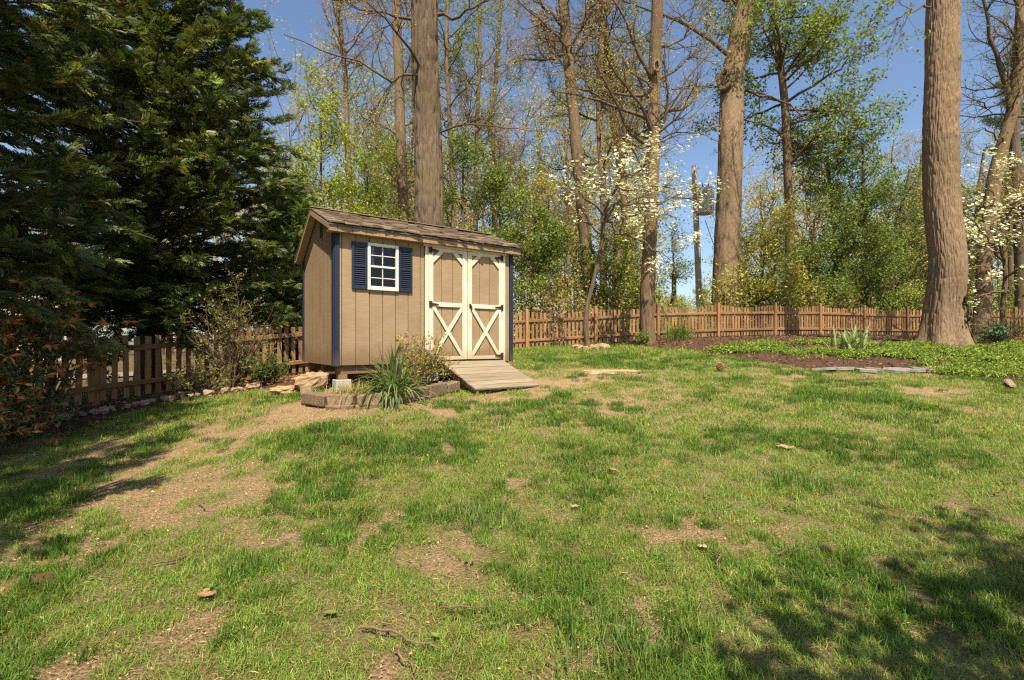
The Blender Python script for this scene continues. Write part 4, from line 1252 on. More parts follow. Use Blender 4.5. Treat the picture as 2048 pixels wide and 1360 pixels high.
# understorey: young trees between fence and wood
def under(label, px, ytop, Y, rad, cs, n, seed, lean=0, sz=(.08, .15), zb=.2, name='understorey_tree'):
    sp = dict(n1=22, l1=(rad * .6, rad * 1.15), n2=150, l2=(rad * .25, rad * .6), n3=600, l3=(.2, .55), leaves=[(int(n * 1.35), cs, sz, .13)], u=(zb, 1), a1=(40, 85), rs=.6, up1=.05)
    deciduous(name, label, 'tree', [(px, 640), (px + lean * .5, (640 + ytop) / 2), (px + lean, ytop)], Y, (.075, .03), sp, seed, 'bark_dark', 'bark_twig')
under('bushy yellow green young tree behind the shed beside the tall dark cypress', 640, 245, 18.5, 1.9, [(.34, .40, .06), (.40, .42, .08), (.28, .35, .05)], 7500, 51)
under('green young tree behind the shed left of the pale slender trunk', 735, 290, 19.5, 1.8, [(.30, .38, .06), (.36, .40, .07), (.22, .32, .045)], 7000, 52)
under('low dark green young tree between shed gable and cypress', 578, 400, 17, 1.3, DEEP, 3600, 53)
under('small green young tree directly right of the massive trunk above the shed roof', 925, 320, 20, 1.4, GREENS, 3600, 54)
under('deep green leafy young tree over the right end of the shed roof', 1000, 330, 19.5, 1.3, GREENS + DEEP, 3600, 55)
under('multi leaved young tree right of the shed with dark green foliage', 1062, 400, 19, 1.5, DEEP + GREENS, 4600, 56, 10)
under('tan and green young tree between shed and ivy trunk', 1098, 390, 24, 1.6, TANS + YELLOW, 4200, 57)
under('light green sapling under the white dogwood blossom behind the fence', 1225, 480, 21, 1.5, GREENS + YELLOW, 3800, 58)
under('yellow green thicket tree right of the thick scarred trunk', 1530, 480, 21, 1.6, YELLOW, 4200, 59)
under('tall bushy sapling in front of the dark leafy tree', 1625, 440, 22.5, 1.5, GREENS + DEEP, 4200, 60)
under('bright green young tree low behind the right fence', 1770, 520, 25, 1.5, GREENS, 3600, 61)
under('green sapling right of the huge ridged trunk behind the fence', 1935, 470, 23.5, 1.4, GREENS + DEEP, 3600, 62)
under('thin twiggy sapling in the open sky gap above the fence', 1345, 470, 24, 1.0, GREENS, 700, 63)

# pine far right
def pine(px, Y, y0, y1, seed, label):
    rng = np.random.default_rng(seed)
    b_ = wpt(px, 640, Y); tp = wpt(px, y0, Y)
    g = G(b_[0], b_[1])
    t = thing('pine_tree', label, 'tree', (b_[0], b_[1], g))
    h = tp[2] - g
    V, q, C, rr = trunk_mesh([(0, 0, -.1), (0, 0, h)], (.22, .05), 10, 30, .02, 8, .2, 4, .4, seed)
    link('trunk', raw_mesh('trunk', V, [q], M['bark_dark'], None, True), t)
    A, Rr = spawn(rng, C[None], rr[None], 34, .5, 1, 1.2, 2.6, (70, 95), 6, .04, .1, .3, rmin=.02)
    wood = MB(); V, q = tubes(A, Rr, 5); wood.add(V, [q]); wood.build('limbs', M['bark_dark'], t, True)
    lv = MB()
    n = 6000
    i = rng.integers(len(A), size=n); u = rng.uniform(1.5, 5, n); k = np.minimum(u.astype(int), 4); fr = (u - k)[:, None]
    p = A[i, k] * (1 - fr) + A[i, k + 1] * fr + rng.normal(0, .12, (n, 3))
    leaves_mesh(lv, p, rng.uniform(.2, .34, n), palette(rng, n, [(.05, .09, .03), (.08, .12, .04)]), rng, asp=.16, up=.2)
    lv.build('foliage', M['needle'], t)
pine(2022, 33, 150, 330, 71, 'dark green pine tree far behind the leaning forked tree')

# far wood: one soft mass of many crowns
def tri_leaves(mb, P, size, cols, rng, up=.4):
    N = len(P)
    n = norm(rng.normal(0, 1, (N, 3)) + np.array([0, -.3, up * 2]))
    t = rng.normal(0, 1, (N, 3)); t = norm(t - (t * n).sum(1, keepdims=True) * n)
    s_ = np.cross(n, t)
    V = np.stack([P - t * size[:, None] * .5, P + t * size[:, None] * .3 + s_ * size[:, None] * .45, P + t * size[:, None] * .4 - s_ * size[:, None] * .4], 1).reshape(-1, 3)
    mb.add(V, [np.arange(3 * N).reshape(-1, 3)], np.repeat(cols, 3, axis=0))

def far_wood():
    rng = np.random.default_rng(81)
    lv = MB(); wd_ = MB()
    spots = []
    for k in range(120):
        px = rng.uniform(-300, 2500)
        Y = rng.uniform(36, 62)
        if 1300 < px < 1445: continue
        if px < 560: top = 400
        elif px < 1300: top = rng.choice([200, 260, 330, 400, 440])
        elif px < 1850: top = rng.choice([470, 500, 540])
        else: top = rng.choice([350, 420, 480])
        spots.append((px, Y, top + rng.uniform(-40, 40)))
    for k in range(30):
        spots.append((rng.uniform(555, 1290), rng.uniform(36, 56), rng.uniform(120, 380)))
    for k in range(24):
        spots.append((rng.uniform(1460, 2100), rng.uniform(34, 52), rng.uniform(330, 480)))
    for k in range(14):
        spots.append((rng.uniform(1290, 1460), rng.uniform(60, 90), rng.uniform(585, 615)))
    for px, Y, top in spots:
        p = wpt(px, top, Y)
        g = G(p[0], p[1]); h = max(p[2] - g, 2.5)
        V, q = tubes(np.array([[[p[0], p[1], g - .3], [p[0] + rng.normal(0, .3), p[1], g + h * .5], [p[0] + rng.normal(0, .5), p[1], g + h * .93]]]), np.array([[.2, .14, .04]]) * min(1, h / 10), 5)
        wd_.add(V, [q])
        cs = [TANS, YELLOW, YELLOW, YELLOW, GREENS][rng.integers(5)]
        TC = np.array([[[p[0], p[1], g + h * .15], [p[0], p[1], g + h * .4], [p[0], p[1], g + h * .7], [p[0], p[1], g + h]]])
        A, Rr = spawn(rng, TC, np.full((1, 4), .12), 26, .1, 1, h * .14, h * .3, (30, 75), 5, .1, .15, .4, rmin=.02)
        V, q = tubes(A, Rr, 3); wd_.add(V, [q])
        B, Rb = spawn(rng, A, Rr, 70, .2, 1, h * .05, h * .12, (25, 60), 4, .05, .2, .5, rmin=.012)
        V, q = tubes(B, Rb, 3); wd_.add(V, [q])
        n = 2300
        i = rng.integers(len(B), size=n); u = rng.uniform(0, 3, n); kk = np.minimum(u.astype(int), 2); fr = (u - kk)[:, None]
        pp = B[i, kk] * (1 - fr) + B[i, kk + 1] * fr + rng.normal(0, .3, (n, 3))
        tri_leaves(lv, pp, rng.uniform(.10, .21, n), palette(rng, n, cs), rng)
    o = lv.build('woods', M['leaf'])
    tag(o, 'distant wood of tan and green budding crowns beyond the trees', 'wood', kind='stuff')
    o2 = wd_.build('branches', M['bark_pink'], o)
far_wood()

# thicket along the back of the right fence
def thicket():
    rng = np.random.default_rng(91)
    lv = MB(); st = MB()
    fx_ = np.array([-9, -7.05, -4.07, -1.9, .48, 5.2, 10.4, 17.2, 24]); fy_ = np.array([6.2, 8.5, 12.36, 15.6, 16.4, 17.9, 19.8, 22, 21])
    for k in range(120):
        x = rng.uniform(-4, 26)
        y = np.interp(x, fx_, fy_) + rng.uniform(1.0, 6)
        gap = 4.9 < x / y * 17.5 < 7.4
        h = rng.uniform(.9, 1.5) if gap else rng.uniform(1.4, 3.0)
        g = G(x, y)
        n = int(600 * (h / 2) ** 1.2)
        cs = [GREENS, YELLOW, DEEP, YELLOW, TANS][rng.integers(5)]
        sp = rng.uniform(.5, 1.0)
        p = np.stack([x + rng.normal(0, sp * .6, n), y + rng.normal(0, sp * .5, n), g + h * rng.beta(1.6, 1.5, n)], -1)
        leaves_mesh(lv, p, rng.uniform(.07, .14, n), palette(rng, n, cs), rng, asp=.7)
        m = 9
        s0 = np.stack([x + rng.normal(0, .3, m), y + rng.normal(0, .3, m), np.full(m, g)], -1)
        s1 = s0 + np.stack([rng.normal(0, .35, m), rng.normal(0, .3, m), h * rng.uniform(.6, 1, m)], -1)
        V, q = tubes(np.stack([s0, (s0 + s1) / 2 + rng.normal(0, .08, (m, 3)), s1], 1), np.full((m, 3), .012), 4)
        st.add(V, [q])
    o = lv.build('undergrowth', M['leaf'])
    tag(o, 'tangled spring undergrowth of bright leaves along the far side of the fence', 'undergrowth', kind='stuff')
    st.build('stems', M['bark_twig'], o)
thicket()

# ------------------------------------------------------------------ cypresses on the left
def frond(seed):
    rg = np.random.default_rng(seed)
    V, F_, C = [], [], []
    def spray(p0, d, L_, w, cb, ct):
        d = d / np.linalg.norm(d)
        s = np.cross(d, [0, 0, 1]); s /= np.linalg.norm(s)
        i = len(V)
        V.extend([p0 - d * L_ * .05, p0 + d * L_ * .5 - s * w, p0 + d * L_ + np.array([0, 0, -L_ * .15]) + s * w * .6])
        F_.append([i, i + 1, i + 2])
        C.extend([cb, (cb + ct) / 2, ct])
    def diamond(p0, d, L_, w, cb, ct):
        d = d / np.linalg.norm(d)
        s = np.cross(d, [0, 0, 1]); s /= np.linalg.norm(s)
        m = p0 + d * L_ * .45
        i = len(V)
        V.extend([p0, m - s * w, p0 + d * L_ + np.array([0, 0, -L_ * .12]), m + s * w])
        F_.extend([[i, i + 1, i + 2], [i, i + 2, i + 3]])
        C.extend([cb, (cb + ct) / 2, ct, (cb + ct) / 2])
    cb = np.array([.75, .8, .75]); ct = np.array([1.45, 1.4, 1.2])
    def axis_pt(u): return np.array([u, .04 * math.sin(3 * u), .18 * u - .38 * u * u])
    diamond(axis_pt(0), np.array([1, 0, -.05]), 1.0, .02, cb * .8, ct)
    n = 8
    for k in range(n):
        u = .10 + .84 * k / n
        for sg in (-1, 1):
            L_ = (.40 * (1 - u) ** .8 + .08) * rg.uniform(.75, 1.2)
            a = math.radians(rg.uniform(28, 50))
            d = np.array([math.cos(a), sg * math.sin(a), rg.normal(-.05, .14)])
            p0 = axis_pt(u)
            spray(p0, d, L_, L_ * .13 + .02, cb, ct)
    return np.array(V), np.array(F_), np.array(C)
FRONDS = [frond(k) for k in range(6)]

def cypress(label, x, y, height, rad, zb, seed, nl, cs, per=26, fl=(.34, .62), ncut=None):
    rng = np.random.default_rng(seed)
    g = G(x, y)
    t = thing('cypress_tree', label, 'tree', (x, y, g))
    V, q, C, rr = trunk_mesh([(0, 0, -.1), (.05, .03, height * .4), (0, 0, height)], (.24, .15, .03), 14, 50, .03, 14, .4, 5, .4, seed)
    link('trunk', raw_mesh('trunk', V, [q], M['bark_cypress'], None, True), t)
    K = 7
    z0 = zb + (height - zb) * rng.uniform(0, 1, nl) ** 1.35
    hh = (z0 - zb) / (height - zb)
    L_ = rad * np.interp(hh, [0, .12, .35, .7, 1], [.88, 1.0, .95, .55, .08]) * rng.uniform(.72, 1.12, nl)
    az = rng.uniform(0, 6.28, nl)
    el = np.radians(rng.uniform(12, 50, nl)) - .25 * (hh < .15)
    d = np.stack([np.cos(az) * np.cos(el), np.sin(az) * np.cos(el), np.sin(el)], -1)
    pts = [np.stack([np.zeros(nl), np.zeros(nl), z0], -1)]
    for k in range(K - 1):
        d = norm(d + rng.normal(0, .09, (nl, 3)) + np.array([0, 0, -.09 if k < 4 else .0]))
        pts.append(pts[-1] + d * (L_ / (K - 1))[:, None])
    A = np.stack(pts, 1)
    Rr = np.maximum(.008, L_ * .009)[:, None] * np.linspace(1, .25, K)[None]
    wood = MB(); Vt, q = tubes(A, Rr, 4); wood.add(Vt, [q]); wood.build('limbs', M['bark_cypress'], t, True)
    n = nl * per
    i = np.repeat(np.arange(nl), per)
    u = (rng.uniform(.06, 1, n) ** .75) * (K - 1)
    k = np.minimum(u.astype(int), K - 2); fr = (u - k)[:, None]
    p = A[i, k] * (1 - fr) + A[i, k + 1] * fr
    tg = norm(A[i, k + 1] - A[i, k])
    side = norm(np.cross(tg, [0, 0, 1]))
    sg = rng.normal(0, .75, n)[:, None]
    ax = norm(tg * rng.uniform(.5, 1.1, (n, 1)) + side * sg + np.array([0, 0, .15]) + rng.normal(0, .22, (n, 3)))
    nn = rng.normal(0, .85, (n, 3)) + np.array([0, 0, 1.0])
    nn = norm(nn - (nn * ax).sum(1, keepdims=True) * ax)
    la = np.cross(nn, ax)
    sc = rng.uniform(fl[0], fl[1], n) * (.75 + .35 * u / (K - 1))
    mb = MB()
    base = palette(rng, n, cs, .2)
    kind = rng.integers(len(FRONDS), size=n)
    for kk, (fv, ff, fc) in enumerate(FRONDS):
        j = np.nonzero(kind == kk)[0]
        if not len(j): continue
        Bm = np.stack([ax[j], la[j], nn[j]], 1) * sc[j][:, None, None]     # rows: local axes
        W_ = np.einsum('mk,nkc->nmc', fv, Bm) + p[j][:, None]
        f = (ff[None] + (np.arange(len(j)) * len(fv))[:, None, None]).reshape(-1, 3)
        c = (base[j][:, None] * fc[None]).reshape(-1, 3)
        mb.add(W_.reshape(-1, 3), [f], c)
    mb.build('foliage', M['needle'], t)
CY = [(.062, .088, .022), (.10, .132, .034), (.17, .195, .058), (.042, .068, .018)]
CY2 = [(.17, .24, .075), (.22, .29, .09), (.14, .20, .06)]
cypress('tall dark cypress with feathery sprays leaning over the left fence', -8.0, 11.0, 13.5, 3.25, 1.3, 101, 900, CY, 60, (.15, .32))
cypress('dense cypress at the left edge of the photograph behind the orange tipped shrub', -8.35, 5.7, 13.0, 3.5, 1.9, 102, 800, CY, 44, (.16, .32))
cypress('small lighter green cypress between the tall dark cypress and the shed', -6.0, 13.4, 5.2, 1.7, .5, 103, 230, CY2, 30, (.18, .34))
cypress('cypress at the near end of the left boundary row', -5.45, .5, 13.5, 3.0, 1.1, 104, 240, CY, 18, (.3, .5))
# leafy tree beside the photographer, its branches shade the lawn
def shade_tree():
    sp = dict(n1=16, l1=(1.6, 3.0), n2=110, l2=(.6, 1.4), n3=600, l3=(.25, .6), leaves=[(11959, GREENS, (.10, .17), .12)], u=(.55, 1), a1=(45, 85), rs=.5)
    rng = np.random.default_rng(7)
    x, y = 3.6, -1.6
    g = G(x, y)
    t = thing('maple_tree', 'leafy maple behind the viewer shading the lower right lawn', 'tree', (x, y, g))
    V, q, C, rr = trunk_mesh([(0, 0, -.1), (-.1, 0, 3), (-.2, .1, 5.5)], (.17, .12, .05), 14, 40, .02, 14, .4, 5, .4, 3)
    link('trunk', raw_mesh('trunk', V, [q], M['bark_mid'], None, True), t)
    A, Ra = spawn(rng, C[None], rr[None], 26, .58, 1, .8, 2.1, (45, 88), 8, .03, .14, .5, rmin=.012)
    B, Rb = spawn(rng, A, Ra, 150, .25, 1, .4, 1.1, (25, 60), 6, .02, .2, .5, rmin=.006)
    wood = MB()
    for P_, R_ in ((A, Ra), (B, Rb)):
        V, q = tubes(P_, R_, 5); wood.add(V, [q])
    wood.build('limbs', M['bark_twig'], t, True)
    lv = MB(); n = 4600
    i = rng.integers(len(B), size=n); u = rng.uniform(.5, 5, n); k = np.minimum(u.astype(int), 4); fr = (u - k)[:, None]
    p = B[i, k] * (1 - fr) + B[i, k + 1] * fr + rng.normal(0, .1, (n, 3))
    leaves_mesh(lv, p, rng.uniform(.07, .13, n), palette(rng, n, GREENS), rng, asp=.8)
    lv.build('foliage', M['leaf'], t)
shade_tree()

# ------------------------------------------------------------------ dogwoods
def dogwood(label, trunk_px, Y, stems_px, crown, nfl, nlv, seed, r0=.075):
    rng = np.random.default_rng(seed)
    pts = np.array([wpt(px, py, Y) for px, py in trunk_px])
    g = G(pts[0][0], pts[0][1]); pts[0][2] = g - .08
    org = np.array([pts[0][0], pts[0][1], g])
    t = thing('dogwood_tree', label, 'tree', org)
    V, q, C, rr = trunk_mesh(pts - org, np.linspace(r0, r0 * .55, len(pts)), 14, 50, r0 * .25, 16, .45, 4, .15, seed)
    link('trunk', raw_mesh('trunk', V, [q], M['bark_dark'], None, True), t)
    K1 = 9
    A, Ra = [], []
    for st_ in stems_px:
        fp = spline(np.array([wpt(px, py, Y + dy) for px, py, dy in st_]) - org, K1)
        fp[1:] += rng.normal(0, .04, (K1 - 1, 3))
        A.append(fp); Ra.append(np.linspace(r0 * .55, .012, K1))
    A = np.array(A); Ra = np.array(Ra)
    wood = MB()
    V, q = tubes(A, Ra, 6); wood.add(V, [q])
    B, Rb = spawn(rng, A, Ra, 70, .2, 1, .5, 1.3, (35, 75), 7, .03, .16, .6, rmin=.006)
    B[:, :, 2] = B[:, :1, 2] + (B[:, :, 2] - B[:, :1, 2]) * .6
    V, q = tubes(B, Rb, 4); wood.add(V, [q])
    D, Rd = spawn(rng, B, Rb, 420, .2, 1, .2, .55, (30, 70), 5, .05, .2, .6, rmin=.004)
    V, q = tubes(D, Rd, 3); wood.add(V, [q])
    wood.build('limbs', M['bark_dark'], t, True)
    tips = np.concatenate([D[:, -1], D[:, -2], D[:, 2], B[:, -1]])
    fl_ = MB()
    # four broad bracts per flower, facing the sky
    wt = np.clip(noise3(tips * 2.6, seed) - .34, .03, 1)
    i = rng.choice(len(tips), nfl, p=wt / wt.sum())
    c = tips[i] + rng.normal(0, .05, (nfl, 3)) + np.array([0, 0, .03])
    nrm = norm(rng.normal(0, .38, (nfl, 3)) + np.array([.1, -.35, 1]))
    a0 = rng.normal(0, 1, (nfl, 3)); a0 = norm(a0 - (a0 * nrm).sum(1, keepdims=True) * nrm)
    b0 = np.cross(nrm, a0)
    sz = rng.uniform(.030, .048, nfl)[:, None]
    colr = palette(rng, nfl, [(.76, .74, .64), (.79, .77, .70), (.66, .66, .46), (.74, .72, .58)], .05)
    for kx, ky in ((1, 0), (0, 1), (-1, 0), (0, -1)):
        d = a0 * kx + b0 * ky; s = np.cross(nrm, d)
        V = np.stack([c, c + d * sz * .55 - s * sz * .48 + nrm * sz * .12, c + d * sz * 1.05 - s * sz * .2 + nrm * sz * .2, c + d * sz * 1.05 + s * sz * .2 + nrm * sz * .2, c + d * sz * .55 + s * sz * .48 + nrm * sz * .12], 1).reshape(-1, 3)
        f = np.arange(nfl)[:, None] * 5 + np.array([0, 1, 2, 3, 4])
        fl_.add(V, [f], np.repeat(colr, 5, axis=0))
    fl_.build('blossom', M['petal'], t)
    lv = MB()
    i = rng.choice(len(tips), nlv)
    leaves_mesh(lv, tips[i] + rng.normal(0, .07, (nlv, 3)), rng.uniform(.05, .09, nlv), palette(rng, nlv, GREENS + YELLOW), rng)
    lv.build('foliage', M['leaf'], t)
    return t
dogwood('white flowering dogwood with a thin curved trunk inside the stone ring', [(1177, 697), (1171, 660), (1174, 610), (1190, 550), (1205, 480), (1208, 430)], 13.4,
        [[(1206, 450, 0), (1230, 415, -.3), (1270, 402, -.5), (1320, 405, -.6), (1350, 440, -.8)], [(1208, 440, 0), (1260, 430, .3), (1330, 400, .5), (1400, 395, .6), (1425, 430, .7)], [(1207, 430, 0), (1185, 405, -.2), (1160, 385, -.5), (1140, 378, -.7)],
         [(1208, 430, 0), (1205, 370, .1), (1190, 330, .2), (1180, 305, .3)], [(1208, 420, 0), (1240, 360, -.2), (1290, 330, -.3), (1340, 310, -.4)], [(1204, 470, 0), (1170, 440, .3), (1150, 420, .5), (1140, 400, .7)], [(1207, 440, 0), (1250, 470, -.4), (1310, 500, -.6), (1340, 520, -.6)],
         [(1208, 430, 0), (1250, 380, .6), (1300, 370, .9), (1360, 380, 1)], [(1207, 440, 0), (1225, 380, -.8), (1230, 350, -1.2)]], None, 1750, 1400, 111)
dogwood('white flowering dogwood spreading behind the twiggy shrub at the right edge', [(2010, 680), (2004, 620), (2012, 560), (2008, 500), (2004, 450)], 15.2,
        [[(2006, 520, 0), (1970, 470, -.3), (1940, 440, -.4), (1928, 420, -.5)], [(2006, 500, 0), (2040, 440, -.3), (2080, 420, -.3)], [(2004, 450, 0), (1990, 390, .1), (1960, 350, .2)], [(2004, 450, 0), (2030, 400, -.4), (2060, 380, -.5)],
         [(2008, 540, 0), (1965, 530, -.5), (1930, 540, -.7)], [(2010, 560, 0), (2050, 530, -.6), (2090, 510, -.7)], [(2008, 530, 0), (1990, 470, -.9), (1975, 450, -1.2)], [(2008, 580, 0), (1970, 590, -.5), (1935, 600, -.7)], [(2004, 470, 0), (2020, 430, .6), (2040, 400, .9)]], None, 1900, 1700, 112)

# ------------------------------------------------------------------ shrubs and clumps
def shrub(name, label, x, y, h, w, nst, nl, cs, sz, seed, mat='leaf', asp=.4, twig='bark_twig', tips=None, ntips=0, z0=0.0, lateral=.5, tipsz=None):
    rng = np.random.default_rng(seed)
    g = G(x, y)
    t = thing(name, label, 'shrub', (x, y, g))
    K = 7
    az = rng.uniform(0, 6.28, nst); sp = rng.uniform(.1, 1, nst) ** .6 * w / 2
    b0 = np.stack([np.cos(az) * .06, np.sin(az) * .06, np.full(nst, -.03)], -1) * rng.uniform(.3, 2, (nst, 1))
    tp = np.stack([np.cos(az) * sp, np.sin(az) * sp, h * rng.uniform(.55, 1.02, nst) * (1 - .35 * (sp / (w / 2)) ** 2)], -1)
    uu = np.linspace(0, 1, K)[None, :, None]
    A = b0[:, None] * (1 - uu) + tp[:, None] * uu
    A[:, :, :2] *= (uu ** .5) * .4 + .6
    A += rng.normal(0, .03, A.shape) * uu
    Ra = np.linspace(.009, .003, K)[None] * np.ones((nst, 1)) * max(1, h)
    wood = MB(); V, q = tubes(A, Ra, 4); wood.add(V, [q])
    B, Rb = spawn(rng, A, Ra, nst * 6, .3, 1, .12 * h, .32 * h, (25, 65), 5, .06, .15, .6, rmin=.002)
    V, q = tubes(B, Rb, 3); wood.add(V, [q])
    wood.build('stems', M[twig], t, True)
    lv = MB()
    i = rng.integers(len(B), size=nl); u = rng.uniform(.3, 4, nl); k = np.minimum(u.astype(int), 3); fr = (u - k)[:, None]
    p = B[i, k] * (1 - fr) + B[i, k + 1] * fr + rng.normal(0, .02, (nl, 3))
    p[:, 2] = np.maximum(p[:, 2], .02)
    leaves_mesh(lv, p, rng.uniform(sz[0], sz[1], nl), palette(rng, nl, cs), rng, up=.35, asp=asp)
    if tips is not None:
        ii = rng.permutation(len(B))[:ntips]
        for j in ii:
            m = 9
            c = B[j, -1]
            a = rng.uniform(0, 6.28, m)
            d = norm(np.stack([np.cos(a), np.sin(a), rng.normal(-.35, .35, m)], -1))
            ts = tipsz or sz
            leaves_mesh(lv, c + d * .02, rng.uniform(ts[0], ts[1], m) * 1.0, palette(rng, m, tips), rng, up=.6, asp=.33, direction=d * 2)
    lv.build('foliage', M[mat], t)
    return t
ORANGE = [(.58, .19, .05), (.48, .15, .045), (.62, .30, .09), (.42, .24, .06)]
shrub('pieris_shrub', 'big dark shrub with orange red new leaves at the left edge', -6.25, 6.55, 2.05, 1.7, 38, 3800, [(.07, .10, .025), (.10, .13, .035), (.13, .14, .045)], (.06, .11), 121, 'gloss_leaf', .33, tips=ORANGE, ntips=150, tipsz=(.08, .13))
shrub('pieris_shrub', 'lower dark shrub with few orange tips in front of the big one', -5.95, 5.75, 1.0, 1.2, 28, 2000, [(.07, .10, .025), (.10, .13, .035), (.13, .14, .045)], (.06, .10), 122, 'gloss_leaf', .33, tips=ORANGE, ntips=70, tipsz=(.07, .12))
shrub('azalea_shrub', 'tall twiggy olive shrub in front of the left fence', -5.15, 9.15, 1.95, 1.6, 30, 1250, [(.22, .22, .05), (.28, .26, .07), (.16, .18, .045)], (.035, .07), 123, 'leaf', .45, tips=[(.22, .2, .05)], ntips=30)
shrub('azalea_shrub', 'low spreading twiggy shrub at the foot of the tall olive shrub', -5.35, 8.65, .75, 1.6, 26, 1500, [(.20, .21, .05), (.25, .25, .065), (.15, .17, .04)], (.03, .06), 124, 'leaf', .45)
shrub('green_shrub', 'fresh green low shrub between the left fence and the big tan rock', -4.35, 8.85, .65, .75, 22, 1100, [(.08, .13, .03), (.11, .17, .04), (.06, .10, .02)], (.05, .09), 125, 'leaf', .35)
shrub('spirea_shrub', 'twiggy budding shrub with yellow green leaves left of the ramp', -1.38, 7.5, .9, .95, 34, 2000, [(.30, .30, .07), (.38, .34, .09), (.22, .24, .05), (.38, .24, .10)], (.03, .06), 126, 'leaf', .45, 'bark_pink')
shrub('boxwood_shrub', 'tiny round green shrub at the foot of the slim front tree', 3.92, 15.1, .42, .45, 16, 600, DEEP + GREENS, (.04, .07), 127, 'leaf', .6)
shrub('twiggy_shrub', 'dark tangled twiggy shrub in front of the right dogwood', 14.3, 14.6, 1.3, 2.0, 40, 900, [(.12, .13, .04), (.16, .16, .05)], (.04, .07), 128, 'leaf', .5)
shrub('laurel_shrub', 'small broad leaved green shrub right of the huge ridged trunk', 13.6, 14.2, .7, .7, 16, 420, [(.06, .12, .05), (.09, .16, .07)], (.09, .16), 129, 'gloss_leaf', .35)
shrub('twiggy_shrub', 'bare low twiggy shrub beside the fence at the far right edge', 16.5, 15.4, 1.1, 1.8, 36, 700, [(.12, .10, .03), (.16, .13, .05)], (.04, .07), 130, 'leaf', .5)

def clump(name, label, cat, x, y, n, L_, w, seed, cs, spread=.12, droop=1.0, out=(.15, .9), segs=7, zoff=0.0, mat='leaf', apart=False):
    rng = np.random.default_rng(seed)
    g = G(x, y) + zoff
    t = thing(name, label, cat, (x, y, g))
    az = rng.uniform(0, 6.28, n)
    lean = rng.uniform(out[0], out[1], n)
    ll = rng.uniform(L_[0], L_[1], n)
    P = [np.stack([rng.normal(0, spread, n), rng.normal(0, spread, n), np.full(n, -.02)], -1)]
    el = np.pi / 2 - lean * .6
    for k in range(segs - 1):
        d = np.stack([np.cos(az) * np.cos(el), np.sin(az) * np.cos(el), np.sin(el)], -1)
        P.append(P[-1] + d * (ll / (segs - 1))[:, None])
        el = el - droop * lean * rng.uniform(.25, .5, n) * (.6 + .4 * k / segs)
    P = np.stack(P, 1)
    P[:, :, 2] = np.maximum(P[:, :, 2], -.16)
    side = np.stack([-np.sin(az), np.cos(az), np.zeros(n)], -1)
    prof = np.sin(np.linspace(.35, np.pi, segs)) ** .6
    prof[-1] = .05
    W_ = (w * rng.uniform(.7, 1.2, n))[:, None] * prof[None]
    Vl = P - side[:, None] * W_[..., None] / 2
    Vr = P + side[:, None] * W_[..., None] / 2
    Vc = P - np.array([0, 0, 1]) * W_[..., None] * .22
    V = np.stack([Vl, Vc, Vr], 2).reshape(-1, 3)
    b_ = (np.arange(n) * segs * 3)[:, None, None]
    k = (np.arange(segs - 1) * 3)[None, :, None]
    q = np.concatenate([(b_ + k + np.array([0, 1, 4, 3])).reshape(-1, 4), (b_ + k + np.array([1, 2, 5, 4])).reshape(-1, 4)])
    c = palette(rng, n, cs, .15)
    tipf = np.linspace(0, 1, segs)[None, :, None, None]
    if apart:
        q1 = np.concatenate([(k[0] + np.array([0, 1, 4, 3])), (k[0] + np.array([1, 2, 5, 4]))])
        Vn = V.reshape(n, segs * 3, 3)
        for b in range(n):
            base_p = Vn[b, 1]
            link('leaf', raw_mesh('leaf', Vn[b] - base_p, [q1], M[mat], np.broadcast_to(c[b], (segs * 3, 3))), t, base_p)
    else:
        mb = MB()
        mb.add(V, [q], np.broadcast_to(c[:, None, None, :] * (1 + 0 * tipf), (n, segs, 3, 3)).reshape(-1, 3))
        tag(mb.build('blades', M[mat], t), kind='stuff')
    return t
STRAP = [(.12, .19, .055), (.165, .23, .08), (.085, .145, .04), (.25, .28, .11)]
clump('daffodil_clump', 'tall strap leaved green clump drooping over the edging blocks', 'plant', -1.58, 6.64, 260, (.45, .88), .019, 131, STRAP, .09, 1.5, (.05, 1.05), 9, apart=True)
clump('dry_grass_tuft', 'straw coloured dry grass tuft in the bed left of the strap leaved clump', 'plant', -2.06, 6.60, 520, (.16, .32), .008, 132, [(.46, .34, .15), (.36, .31, .10), (.22, .25, .06), (.5, .34, .17)], .16, .7, (.2, 1.1), 5)
clump('iris_clump', 'pale green iris fan in the groundcover before the right fence', 'plant', 8.85, 13.0, 52, (.5, .85), .055, 133, [(.26, .33, .14), (.32, .38, .18), (.20, .26, .11)], .24, .55, (.25, 1.25), 6, apart=True)
clump('lily_clump', 'rounded dark green grassy clump in front of the fence right of the slim tree', 'plant', 5.72, 17.1, 260, (.4, .68), .018, 134, DEEP + [(.10, .16, .04)], .2, .6, (.1, .8), 7)
clump('iris_shoot', 'single upright green shoots in the bed left of the pale iris fan', 'plant', 6.75, 13.3, 7, (.25, .42), .04, 135, [(.18, .27, .08)], .05, .3, (.05, .5), 5, apart=True)
clump('iris_shoot', 'small upright shoots nearest the lawn edge of the mulch bed', 'plant', 5.9, 13.1, 6, (.2, .34), .03, 136, [(.18, .27, .08)], .05, .3, (.05, .5), 5, apart=True)
for k, (px, py, s_, lab) in enumerate([(1240, 1300, .8, 'large dark grass tuft at the bottom of the lawn'), (960, 1030, .6, 'tall bright grass tuft in the middle of the lawn'), (1600, 965, .6, 'dark grass tuft on the right lawn'), (730, 880, .4, 'small coarse grass tuft below the edging blocks')]):
    x, y = hit(px, py)
    clump('grass_tuft', lab, 'grass tuft', x, y, int(300 * s_) + 60, (.07, .15), .005, 140 + k, [(.10, .18, .03), (.13, .21, .04), (.08, .15, .028)], .15 * s_ + .05, .6, (.2, 1.1), 5)

